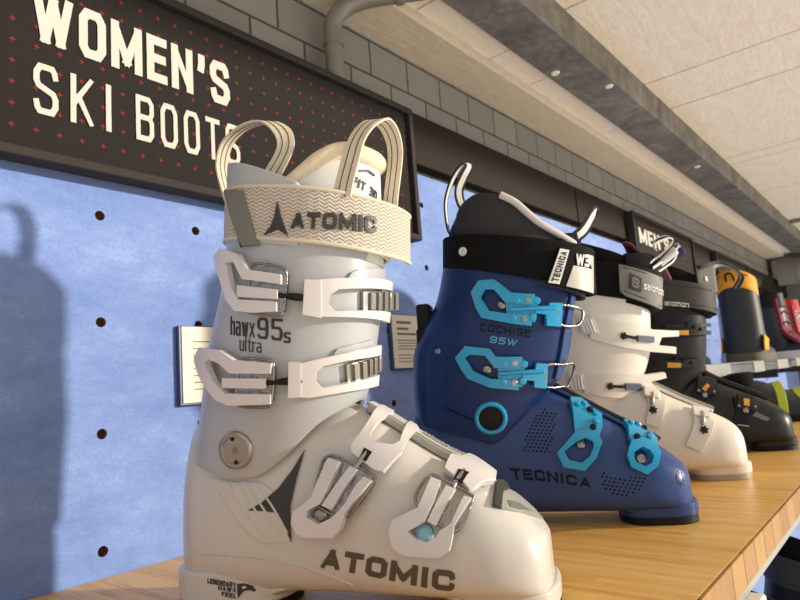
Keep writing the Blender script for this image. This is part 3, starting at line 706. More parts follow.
def clasp(b, kind, pre, m, plate='chrome', ladder=None, rod_m='darkmetal'):
    """white lever clasp with chrome hinge, threaded rod and catch"""
    t = lambda k: TR['a_'+k+pre]
    lv = b.piece('buckle_lever', kind, t('lever'), 5.5, 11, m, bevel=.0012)
    b.piece('lever_bar', kind, t('bar'), 5, 9.5, m, lv, bevel=.001)
    pl = b.piece('hinge_plate', kind, t('plate'), .3, 6.2, plate, lv, bevel=.0012)
    P = t('plate'); n = len(P)
    b.rod('hinge_wire', kind, P + [P[0]], 6.5, 1.0, plate, lv)
    R = t('rod'); b.rod('threaded_rod', kind, R, 6.5, [2.0, 1.9, 1.8, 2.6, 2.9, 2.6, 2.2], rod_m, lv)
    ct = b.piece('buckle_catch', kind, t('catch'), 3.5, 8.5, m, bevel=.0012)
    return lv, ct

# ------------------------------------------------------------------ front boot, white and pale grey
def boot_white_grey():
    b = Boot('white_grey', 'ski_boot', 'large white ski boot with white buckles and cream power strap, nearest the camera', SKI); r = b.r; S = b.S
    b.shell('shell_w', 'black')
    b.cuff('cuff_w', [(-90, .099), (-55, .108), (-25, .104), (-8, .098), (8, .098), (25, .108), (48, .134), (70, .143), (90, .147), (110, .143), (132, .134), (155, .108), (172, .098), (188, .098), (205, .104), (235, .108), (270, .099)],
           [(-90, .292), (0, .281), (60, .262), (90, .257), (120, .262), (180, .281), (270, .292)])
    # panel with ribs fanning down from the pivot
    fan = b.piece('side_panel', 'shell', TR['a_fan'], -1, 1.3, 'shell_w', bevel=.001)
    for k in '1234': b.rod('rib', 'shell', TR['a_rib'+k], 1.2, 1.15, 'shell_w', fan)
    b.rod('sole_ridge', 'shell', TR['a_curve'], .0, .9, 'shell_w')
    pv = b.knob('pivot_disc', 'cuff', TR['a_pivot'][0], [(0, 3.2), (3, 3.2), (3.2, 2.4), (9.5, 2.2), (10, 2.9), (12, 3), (13.4, 2.2), (13.8, 0), (13.8, -3)], 'steel')
    for q in ((-4, 8.2), (3.5, -8.2)):
        b.knob('rivet', 'cuff', (TR['a_pivot'][0][0]+q[0], TR['a_pivot'][0][1]+q[1]), [(0, 1), (1.2, .9), (1.4, 0), (1.4, -2)], 'darkmetal', pv, 14, 2.6)
    b.knob('rivet', 'cuff', TR['a_pivot'][0], [(0, 1.1), (1.5, .9), (1.8, 0), (1.8, -1)], 'chrome', pv, 16, 3.2)
    b.piece('arrow_emblem', 'shell', TR['a_chev'], 1.35, 1.9, 'logo', bevel=0, step=.004)
    b.text('shell', TR['a_atomic'], 'ATOMIC', 'logo_b', 1.0, .27, .16, name='side_lettering')
    # cuff clasps
    for k in '12':
        lv, ct = clasp(b, 'cuff', k, 'buckle_w')
        b.piece('anchor_block', 'cuff', TR['a_block'+k], .2, 9.3, 'buckle_w', ct, bevel=.001)
        ld = b.piece('ladder', 'cuff@85', TR['a_ladder'+k], .3, 3.6, 'steel', ct)
        q = TR['a_ladder'+k]
        for i in range(5):
            x0 = .12+.19*i; f = lambda x, y: tuple(bil(q, x, y))
            b.piece('tooth', 'cuff@85', [f(x0, .05), f(x0+.11, .05), f(x0+.11, .95), f(x0, .95)], 3.2, 6.4, 'steel', ld, bevel=.0009)
        b.piece('cuff_flap', 'cuff', TR['a_flap'+k], .2, 2.6, 'cuff_w', bevel=.001)
    for k, txt, asp, sw in (('hawx', 'hawx', .62, .17), ('95', '95', .5, .12), ('s', 's', .62, .2), ('ultra', 'ultra', .6, .13)):
        b.text('cuff', TR['a_'+k], txt, 'logo', asp, sw, .25, name='size_lettering')
    # lower clasps over the instep
    for k in '34':
        lv, ct = clasp(b, 'shell', k, 'buckle_w', rod_m='steel')
        b.piece('catch_slot', 'shell', TR['a_slot'+k], 7.5, 8.8, 'darkmetal', ct, bevel=0)
        b.knob('lever_screw', 'shell', TR['a_screw'+k][0], [(0, 4), (3.5, 3.8), (4.6, 3), (5.6, 2.6), (6, 0), (6, -3)], 'ltblue' if k == '4' else 'steel', lv, 24, 1)
    # instep rail with toothed bridge
    P = [b.S.at('shell', u, arc_top(S, u), .003)[0] for u in np.arange(.168, .252, .004)]
    rl = mk('instep_rail', ribbon(P, [(0, .010, 0)]*len(P), .006), 'capgrey', r, bevel=.0012)
    P2 = [p+np.array([0, 0, .0032]) for p in P]
    mk('rail_inlay', ribbon(P2, [(0, .0062, 0)]*len(P2), .0022), 'shell_w', rl, bevel=.0006)
    for s_ in (-1, 1):
        mk('rail_groove', ribbon([p+np.array([0, s_*.0078, .003]) for p in P], [(0, .0011, 0)]*len(P), .0012), 'capin', rl)
    V, F, W = letters('MEMORYFIT', .62, .17, .3)
    def railpt(x, y, z):
        u = .206 + .030*x/W
        p = b.S.at('shell', u, arc_top(S, u), .0078+.0003*z)[0]
        return p + np.array([0, (y-.5)*.0065, 0])
    wrapped('rail_lettering', (V, F), railpt, 'capgrey', rl, step=.8, smooth=False)
    b.piece('toe_plate', 'shell', TR['a_cap'], .2, 1.3, 'capgrey', bevel=.0006, step=.004)
    b.piece('toe_inset', 'shell', TR['a_capin'], 1.0, 1.7, 'capin', bevel=.0003, step=.004)
    b.piece('toe_clip', 'shell', TR['a_clip'], .2, 3.6, 'logo', bevel=.0012, step=.004)
    # heel print
    hp = [o for o in r.children if o.name.startswith('heel_piece')][0]
    heel = lambda a, c, h: (a, heel_y(a) - .0002 - .0004*h, c)
    for txt, q in (('LEGENDARY', [(46, 23), (69, 19.8), (69, 23.4), (46, 26.6)]), ('HAWX', [(55, 18.4), (69, 16.4), (69, 19.4), (55, 21.4)]), ('FEEL', [(57.5, 14.2), (69, 12.6), (69, 15.6), (57.5, 17.2)])):
        V, F, W = letters(txt, .75, .2, .3, .1); q = mm(q)
        wrapped('heel_lettering', ([(*bil(q, x/W, y), z) for x, y, z in V], F), heel, 'logo', hp, step=.004, smooth=False)
    wrapped('bird_emblem', prism(mm([(70.2, 22.5), (76, 22.6), (81.5, 20.5), (83.4, 17.2), (82.2, 16.4), (79.5, 17.8), (75, 17.4), (70.5, 12.8), (70.2, 17)]), 0, 1), heel, 'logo', hp, step=.004, smooth=False)
    wrapped('bird_eye', prism(mm([(74, 20.8), (76.5, 20.9), (77.2, 19.6), (75, 18.9), (73.8, 19.6)]), 1, 1.5), heel, 'shell_w', hp, step=.004, smooth=False)
    # liner, tongue, padding
    b.collar('liner', 'liner_g', -178, 10, -.004, lambda d: .050 + .026*max(0, math.cos(math.radians((d+62)*1.1))), -.0085, .009)
    TP = [(-12, .045), (-2, .055), (10, .069), (25, .085), (44, .096), (90, .100), (136, .104), (155, .100), (170, .085), (182, .060), (192, .045)]
    tp = lambda d: ip(d, [p[0] for p in TP], [p[1] for p in TP])
    tng = b.collar('tongue', 'liner_w', -12, 192, -.004, tp, -.009, .006, ease=lambda j: -.003*j)
    E_ = smoothpath(b.edge_path(-12, 192, tp, -.015, 30), 3)
    mk('tongue_padding', tube(E_, [.0055+.003*math.sin(math.pi*i/(len(E_)-1)) for i in range(len(E_))], 14), 'cream', tng)
    mk('collar_padding', tube(b.edge_path(150, 330, .050, -.018, 26), .0095, 12), 'cream', r)
    lq = [(58, 64), (92, 57), (92.5, 66), (58.5, 73)]
    wrapped('tongue_lettering', *(lambda T: (([(*bil(mm(lq), x/T[2], y), z) for x, y, z in T[0]], T[1]), lambda a, c, h: S.at('strap', a, c, -.0108+h)[0]))(letters('FIT 3D', .8, .2, .25, .2, .0, .0006)), 'logo', tng, step=.004, smooth=False)
    wrapped('tongue_print', prism(mm([(66, 80), (78, 84), (90, 82), (88, 80), (78, 81.5), (67, 78.5)]), 0, .0007), lambda a, c, h: S.at('strap', a, c, -.0112+h)[0], 'logo', tng, step=.004, smooth=False)
    # power strap: inner turn, outer turn with loose end, tab and print
    b.collar('inner_strap', 'web', -180, 180, .002, .048, -.0042, .003)
    st = b.collar('power_strap', 'zigzag', -74, 118, 0, .050, .0015, .0038, uvs=True, flare=lambda d: .013*max(0, (d-62)/56)**1.5, n=70)
    for tt in (0.0009, .0491):
        mk('strap_binding', tube(strap_edge(b, -74, 118, tt, .0010, lambda d: .013*max(0, (d-62)/56)**1.5), .0016, 8), 'web', st)
    b.piece('strap_tab', 'strap', TR['a_stab'], .2, 4.2, 'greytab', st, bevel=.001)
    b.rod('tab_binding', 'strap', TR['a_stab'][::3], 3, 1.6, 'logo', st)
    b.piece('arrow_logo', 'strap', TR['a_sarrow'], 1.5, 3.2, 'logo', st, bevel=0)
    text_on(st, S, 'strap', TR['a_stext'], 'ATOMIC', 'logo', 1.0, .26, .16, name='strap_lettering', h=(.0016, .0031), step=.005)
    # pull loops
    ln = [(-.38, .05), (.38, .05)]
    b.loop([(47.9, 13, 325), (41, 15, 350), (40.5, 14, 364), (48.5, 10, 378.5), (64.3, 4, 385.5), (82.3, -2, 386.5), (99.4, -8, 382), (113.7, -14, 369.1), (118.5, -18, 355.5), (114.7, -21, 342.3), (104, -23, 326)],
           [(1, 7, 0), (1.5, 7, .5), (1.5, 7, 1), (2, 7, 2), (2, 7, 2), (3, 6.5, 1), (4.5, 5.5, 1), (6, 4, 1.5), (6.5, 2, 2), (6.5, 1, 2.5), (6.5, 1, 2.5)], 1.6, 'web', ln, 'webline')
    b.loop([(173, -44, 296), (175.6, -42, 308.4), (180, -39, 325.2), (184, -35, 340), (189, -28, 352), (194, -19, 360), (198, -9, 363), (201, 0, 359), (202, 8, 349), (200, 12, 335), (194, 13, 306), (189, 14, 276)],
           [(7, -1, -2.5)]*3+[(7, -1.5, -2)]*3+[(7, -2.5, 0)]*2+[(6.5, -1.5, .5)]*4, 1.8, 'web', ln, 'webline')
    return b

def arc_top(S, u):
    """arc length from the outer side up to the ridge"""
    sec, i0 = S.shell_sec(u); i1 = int(np.argmax(sec[:, 2]))
    return float(np.sum(np.linalg.norm(np.diff(sec[i0:i1+1], axis=0), axis=1)))
def heel_y(a, c=.054, hl=.048, w=.036, e=2.7):
    return -w*max(0., 1-abs((a-c)/hl)**e)**(1/e)
def strap_edge(b, th0, th1, tt, grow, flare, n=44):
    k = b.f['strap']; P = []
    for i in range(n+1):
        deg = th0+(th1-th0)*i/n; t = math.radians(deg); e = 2/2.2; g = grow+flare(deg); v = tt/.05
        q = float(spow(math.sin(t), e)); mq = (q+1)/2; L = (k['uf']-k['ub'])/2+g
        P.append(((k['uf']+k['ub'])/2+L*q+.003*v, -(k['w']+g)*float(spow(math.cos(t), e)), (k['b0']+(k['f0']-k['b0'])*mq)*(1-v)+(k['b1']+(k['f1']-k['b1'])*mq)*v))
    return P

# ------------------------------------------------------------------ navy boot with cyan buckles
def boot_navy():
    b = Boot('navy', 'ski_boot', 'navy blue ski boot with bright cyan buckles, second from the front', SKI); r = b.r; S = b.S
    b.shell('navy', 'black', toe=(.222, .2995, .021))
    b.cuff('navyc', [(-90, .119), (-60, .112), (-25, .104), (0, .096), (20, .088), (38, .098), (55, .122), (72, .148), (90, .155), (108, .148), (130, .122), (155, .098), (180, .096), (205, .104), (240, .112), (270, .119)],
           [(-90, .300), (0, .286), (60, .256), (90, .250), (120, .256), (180, .286), (270, .300)])
    b.rod('cuff_seam', 'cuff', [(-70, 144), (-27, 126), (5, 112)], .3, .9, 'navyd')
    for k in '12':
        lv = b.piece('buckle_lever', 'cuff', TR['t_lever'+k], 4.5, 9.5, 'cyan', bevel=.0013)
        h = TR['t_hinge'+k]; cx = sum(p[0] for p in h)/5; cz = sum(p[1] for p in h)/5
        hg = b.piece('hinge_body', 'cuff', h, .3, 6.5, 'cyan', lv, bevel=.0013)
        for i, (dx, dz) in enumerate(((-11, 9), (0, 10), (9, 8), (-9, -9), (2, -10), (10, -9))):
            b.knob('hinge_pin', 'cuff', (cx+dx, cz+dz), [(0, 3.6), (3.0, 3.4), (4.0, 2.4), (4.2, -2)], 'cyan' if i % 3 != 1 else 'chrome', lv, 16, 6.4)
        b.rod('adjuster_rod', 'cuff', [(cx-14, cz), (cx, cz), (cx+16, cz), (cx+30, cz)], 7.5, [2.4, 2.0, 2.6, 2.2], 'cyan', lv)
        b.knob('lever_screw', 'cuff', TR['t_screw'+k][0], [(0, 3), (2.6, 2.8), (4.4, 1.8), (5, 0), (5, -3)], 'chrome', lv, 20, 2.5)
        te = b.piece('buckle_yoke', 'cuff', TR['t_tee'+k], 2.5, 8, 'cyan', bevel=.0013)
        w = TR['t_wire'+k]; w = [(min(p[0], 102), p[1]) for p in w]
        b.rod('wire_bail', 'cuff@80', w, 6.2, 1.6, 'chrome', te, closed=True, k=5)
    b.piece('front_flap', 'cuff', [(82, 246), (93, 244), (93, 210), (92, 182), (90, 150), (80, 152), (82, 190), (82, 220)], .3, 3.2, 'navy', bevel=.0014)
    pv = b.knob('pivot_ring', 'cuff', TR['t_pivot'][0], [(12.6, 1.2), (13, 3.4), (15, 3.8), (17, 2.6), (17.6, 0), (17.6, -4), (12.6, -4)], 'cyan', closed=False)
    b.knob('pivot_cap', 'cuff', TR['t_pivot'][0], [(0, 2.2), (8, 1.9), (12.7, 1.2), (13, -3)], 'black', pv)
    b.knob('cuff_rivet', 'cuff', TR['t_rivet'][0], [(0, 1.6), (2.6, 1.3), (3.6, 0), (3.6, -2)], 'chrome', None, 18)
    for k in '34':
        rg = b.ring('buckle_lever', 'shell', TR['t_ring'+k], TR['t_ring'+k+'i'], 3.5, 9.5, 'cyan', bevel=.0013)
        bd = b.piece('hinge_body', 'shell', TR['t_body'+k], 2.5, 8, 'cyan', rg, bevel=.0014)
        P = TR['t_body'+k]; cx = sum(p[0] for p in P)/len(P); cz = sum(p[1] for p in P)/len(P)
        for i in range(6):
            q = (P[i % len(P)][0]*.55+cx*.45, P[i % len(P)][1]*.55+cz*.45)
            b.knob('hinge_pin', 'shell', q, [(0, 3.4), (2.4, 3.2), (3.2, 2.2), (3.4, -2)], ('cyan', 'cyan', 'darkmetal')[i % 3], rg, 14, 7.8)
        b.knob('lever_screw', 'shell', TR['t_screw'+k][0], [(0, 3), (2.4, 2.8), (4.6, 1.8), (5.2, 0), (5.2, -3)], 'chrome', rg, 20, 2)
    P = [S.at('shell', u, arc_top(S, u)-.006, .0055)[0] for u in np.arange(.160, .268, .004)]
    mk('instep_cable', tube(P, .0026, 10), 'cable', r)
    P = [S.at('shell', u, arc_top(S, u), .0015)[0] for u in np.arange(.160, .262, .004)]
    mk('instep_flap', ribbon(P, [(0, .016, 0)]*len(P), .004), 'navy', r, bevel=.001)
    b.text('shell', TR['t_tecnica'], 'TECNICA', 'navyd', 1.15, .24, .2, .08, name='side_lettering')
    b.text('cuff', TR['t_cochise'], 'COCHISE', 'navyd', 1.15, .2, .28, .1, name='cuff_lettering')
    b.text('cuff', TR['t_95'], '95W', 'cyan2', 1.1, .2, .25, .1, name='size_lettering')
    # stippled patches pressed into the shell
    def inside(p, poly):
        c = False; n = len(poly)
        for i in range(n):
            (x1, y1), (x2, y2) = poly[i], poly[i-1]
            if (y1 > p[1]) != (y2 > p[1]) and p[0] < (x2-x1)*(p[1]-y1)/(y2-y1)+x1: c = not c
        return c
    for k in '12':
        poly = TR['t_dots'+k]; L = []
        xs = [p[0] for p in poly]; ys = [p[1] for p in poly]; j = 0; y = min(ys)
        while y < max(ys):
            x = min(xs) + (2.1 if j % 2 else 0)
            while x < max(xs):
                if inside((x, y), poly):
                    P, nr = S.at('shell', x/1000, y/1000, .0001); L.append(lathe([(0, .0003), (.0010, .0002), (.0012, 0)], 8, P, nr))
                x += 4.2
            y += 3.7; j += 1
        mk('stipple_patch', join(*L), 'navyd', r)
    gx = TR['t_gear'][0]
    for i in range(8):
        a = i*math.pi/4
        b.piece('toe_emblem', 'shell', [(gx[0]+6*math.cos(a+d)*q*.8, gx[1]+6*math.sin(a+d)*q*1.3) for d, q in ((-.3, .45), (-.3, 1), (.3, 1), (.3, .45))], -.2, .45, 'navyc', bevel=0)
    # liner
    LP = [(-90, .072), (-51, .100), (-30, .108), (-16, .106), (-2, .097), (11, .080), (21, .070), (34, .063), (50, .057), (90, .050)]
    top = lambda d: ip(abs(((d+90) % 360)-180)*-1+90, [p[0] for p in LP], [p[1] for p in LP])
    ln = b.collar('liner', 'lmesh', -180, 180, -.004, top, -.008, .010, n=96, ease=lambda j: -.007*j*j)
    mk('heel_tab', *(lambda: ((smooth_blob(b)), 'navyc'))(), r)
    mk('piping', tube(smoothpath(b.edge_path(-9, 62, top, -.012, 24), 2), .0040, 12), 'pipingw', ln)
    b.collar('tongue', 'linerb', 40, 140, -.004, lambda d: .058+.012*math.cos(math.radians(d-90)*1.5), -.010, .010)
    sp = lambda a, c, h: S.at('strap', a, c, h)[0]
    st = b.collar('power_strap', 'strapb', -180, 180, 0, .048, .0005, .004, n=96, flare=lambda d: .004*max(0, 1-abs(d-70)/60))
    b.knob('strap_button', 'strap', TR['t_button'][0], [(0, .8), (2.8, .8), (3, 1.6), (4.6, 1.5), (5, 0), (5, -1)], 'webwht', st, 20, .8)
    tg = b.piece('strap_tag', 'strap', TR['t_tag'], 1.5, 6.5, 'strapb', st, bevel=.001)
    b.piece('tag_panel', 'strap', TR['t_tagw'], 6.2, 7.3, 'webwht', tg, bevel=.0004)
    q = TR['t_tag']; f = lambda x, y: tuple(bil(q, x, y))
    b.piece('tag_badge', 'strap', [f(.34, .98), f(.97, .98), f(.97, .06), f(.70, .06), f(.92, .40), f(.40, .42)], 6.2, 7.4, 'tag', tg, bevel=.0006)
    tw = TR['t_tagw']
    text_on(tg, S, 'strap', [tuple(bil([tw[3], tw[2], tw[1], tw[0]], *p)) for p in ((.82, .06), (.82, .94), (.22, .94), (.22, .06))], 'TECNICA', 'logo', .8, .22, .25, name='tag_lettering', h=(.0072, .0078), step=.006)
    text_on(tg, S, 'strap', TR['t_tagU'], 'W3', 'webwht', 1., .24, .1, name='tag_lettering', h=(.0073, .0081), step=.006)
    w1 = [(1, 5, 0)]*4 + [(2, 5, 1), (2, 5, 1), (3, 4.5, 1), (4, 3.5, 0), (5, 2, 0), (5, 2, 1), (5, 2, 1)]
    b.loop([(74, 10, 322), (67, 10, 334), (65.1, 10, 355.3), (66.9, 8, 373.2), (75.1, 4, 392), (85.2, 0, 405.5), (93.3, -4, 410.3), (99.1, -6, 406.3), (92.2, -8, 393.2), (85.2, -10, 377.7), (86.3, -12, 361.3), (95.7, -14, 340)], w1+[(5, 2, 1)], 1.5, 'webblk', [(0, .55)], 'webwht')
    b.loop([(198, -26, 290), (205.9, -22, 300.7), (218.8, -18, 310.9), (229.7, -12, 326.9), (234.9, 0, 335.1), (231.7, 10, 327.6), (221.8, 14, 315.6), (204, 14, 302)],
           [(4, 3, -4), (4, 3, -4), (4, 4, -4), (3, 5, -3), (0, 6.5, 0), (0, 6, 2), (2, 6, 2), (2, 6, 2)], 1.8, 'webblk', [(0, .5)], 'webwht')
    # black bolt plate on the spine
    pl = mk('spine_plate', box((.0325, -.006, .232), (.016, .03, .03)), 'black', r, bevel=.003)
    pl.rotation_euler = (0, 0, 0)
    mk('spine_plate', box((.029, -.010, .205), (.012, .026, .028)), 'black', r, bevel=.003)
    return b
def smooth_blob(b):
    """back tab of the liner standing above the strap"""
    rows = []
    for j, (z, w, u0, u1) in enumerate([(.300, .040, .062, .075), (.322, .037, .066, .082), (.336, .031, .071, .088), (.345, .022, .076, .092), (.349, .010, .080, .092)]):
        rows.append([((u0+u1)/2+(u1-u0)/2*math.cos(t)+ .02*abs(math.sin(t))**2*(w/.04), w*math.sin(t), z) for t in np.linspace(0, 2*math.pi, 20, endpoint=False)])
    return grid(rows, cu=True, cap=True)

# ------------------------------------------------------------------ cream boot and black boot share their build
def gear(b, kind, p, h, R, m, parent):
    P, nr = b.S.at(kind, p[0]/1000, p[1]/1000, h/1000); nr = np.array(nr)
    s = np.cross(nr, (0, 0, 1.)); s /= np.linalg.norm(s); q = np.cross(nr, s); n = 6; pts = []
    for i in range(n*4):
        a = 2*math.pi*i/(n*4); rr = R/1000*(1. if (i//2) % 2 == 0 else .62); pts.append((rr*math.cos(a), rr*math.sin(a)))
    V, F = prism(pts, 0, .004)
    return mk('clasp_gear', ([P+s*x+q*y+nr*z for x, y, z in V], F), m, parent, bevel=.0006)

def boot_cream():
    b = Boot('white_cream', 'ski_boot', 'cream white ski boot with grey power strap behind the navy boot', SKI); r = b.r; S = b.S
    b.shell('shell_c', 'capgrey', toe=(.222, .2995, .022))
    b.cuff('shell_c', [(-90, .112), (-50, .108), (-20, .096), (0, .084), (25, .074), (45, .090), (62, .118), (78, .146), (90, .152), (105, .146), (130, .118), (160, .09), (180, .084), (210, .098), (240, .108), (270, .112)],
           [(-90, .295), (0, .283), (60, .258), (90, .252), (120, .258), (180, .283), (270, .295)])
    for k in '12':
        st = b.piece('buckle_strap', 'cuff@60', TR['w_strap'+k], 1, 6, 'shell_c', bevel=.0012)
        gear(b, 'cuff', TR['w_gear'+k][0], 6, 5.2, 'darkmetal', st)
        b.rod('clasp_rod', 'cuff@60', [TR['w_gear'+k][0], TR['w_bar'+k][0][:1]+(TR['w_bar'+k][0][1]-4,)], 8.5, 2, 'darkmetal', st)
        b.piece('clasp_bar', 'cuff@60', TR['w_bar'+k], 5, 9.5, 'slate', st, bevel=.0012)
        q = TR['w_strap'+k][:1]; x0, z0 = q[0]
        ld = b.piece('ladder', 'cuff', [(x0-16, z0+3), (x0+3, z0), (x0+13, z0-22), (x0-8, z0-20)], 5, 7.5, 'webwht', st, bevel=.0008)
        for i in range(4):
            b.rod('tooth', 'cuff', [(x0-13+4.5*i, z0-1-i*.4), (x0-5+4.5*i, z0-19-i*.4)], 7.6, 1.2, 'white_pl', ld, k=2)
    pv = b.knob('pivot_ring', 'cuff', TR['w_pivot'][0], [(9, 1), (9.4, 3.6), (12, 4), (13, 2.4), (13.2, -6), (9, -6)], 'sqdark', closed=False, h=3)
    b.knob('pivot_cap', 'cuff', TR['w_pivot'][0], [(0, 2.4), (6, 2), (9.2, 1.2), (9.3, -5)], 'glasspv', pv, h=3)
    for k in '34':
        st = b.piece('buckle_strap', 'shell', TR['w_strap'+k], .5, 5.5, 'shell_c', bevel=.0012)
        gear(b, 'shell', TR['w_gear'+k][0], 5.4, 5.6, 'darkmetal', st)
        g = TR['w_gear'+k][0]
        b.rod('clasp_rod', 'shell', [(g[0]-1, g[1]+6), (g[0]+1, g[1]+14), (g[0]+2, g[1]+24)], 7.5, [2, 3.4, 3, 2.4], 'steel', st)
        b.piece('buckle_yoke', 'shell', [(g[0]-9, g[1]+18), (g[0]+10, g[1]+16), (g[0]+12, g[1]+30), (g[0]-8, g[1]+32)], 3, 9, 'shell_c', st, bevel=.0014)
    P = [S.at('shell', u, arc_top(S, u)-.004, .006)[0] for u in np.arange(.165, .262, .004)]
    mk('instep_rail', tube(P, .0030, 10), 'steel', r)
    P = [S.at('shell', u, arc_top(S, u), .0015)[0] for u in np.arange(.160, .262, .004)]
    mk('instep_flap', ribbon(P, [(0, .016, 0)]*len(P), .004), 'shell_c', r, bevel=.001)
    b.collar('liner', 'linerb', -180, 180, -.004, lambda d: .060 + .020*math.cos(math.radians(d+60)), -.008, .010, n=80, ease=lambda j: -.005*j*j)
    tg = b.collar('tongue', 'linerb', 20, 150, -.004, lambda d: .062+.012*math.cos(math.radians(d-80)*1.2), -.010, .009)
    mk('tongue_lining', grid([[(.168+.05*i/8+.012*j, -.020+.03*j, .338-.035*i/8-.012*j + .006*math.sin(i)) for i in range(9)] for j in range(3)]), 'plum', tg, solid=(.004, 0))
    mk('tongue_tip', grid([[(.212+.030*i/6, -.022+.05*j/5, .296+.020*i/6+.010*math.sin(j*.6)) for i in range(7)] for j in range(6)]), 'webwht', tg, solid=(.008, 0), bevel=.002)
    mk('tip_lining', box((.250, .012, .320), (.016, .026, .012)), 'indigo', tg, bevel=.004)
    st = b.collar('power_strap', 'strapb', -180, 180, 0, .048, -.001, .004, n=96)
    tb = b.piece('strap_tab', 'strap', TR['w_stab'], .3, 4, 'strapg', st, bevel=.0012)
    for i in (.07, .93):
        q = TR['w_stab']; 
        b.rod('strap_rib', 'strap', [tuple(bil([q[4], q[2], q[1], q[0]], x, i)) for x in (.08, .5, .95)], 4, .7, 'sqdark', tb, k=3)
    sq = b.piece('strap_badge', 'strap', TR['w_ssq'], 3.9, 4.7, 'sqdark', tb, bevel=.0003)
    text_on(tb, S, 'strap', [tuple(bil(TR['w_ssq'], *p)) for p in ((.2, .15), (.8, .15), (.8, .85), (.2, .85))], 'S', 'strapg', 1., .26, name='badge_letter', h=(.0047, .0052))
    text_on(tb, S, 'strap', TR['w_stext'], 'salomon', 'webwht', 1.25, .24, .2, name='strap_lettering', h=(.0040, .0047), step=.006)
    wl = [(194, -30, 291), (206.5, -22, 302), (222.8, -14, 311.8), (236.9, -8, 327.6), (240.2, -4, 337), (234.5, -8, 341.3), (220.5, -14, 337.2), (211.9, -18, 328.5), (214.4, -20, 319)]
    b.loop(wl, [(2, 5, -4)]*2+[(3, 5, -4), (1, 6, -2), (0, 6, 2), (-1, 6, 3), (-1, 6, 3), (1, 6, 0), (2, 6, -2)], 1.6, 'webblk', [(-.85, .16), (.85, .16)], 'webwht')
    b.loop([(204, -30, 290), (221, -18, 300), (234, -12, 308), (243, -5, 317), (248, 2, 327), (240, 10, 322), (226, 14, 308)], [(3, 5, -4)]*3+[(2, 6, -3), (0, 6.5, 0), (0, 6, 3), (2, 6, 2)], 1.6, 'webwht', [(0, .5)], 'webblk')
    return b

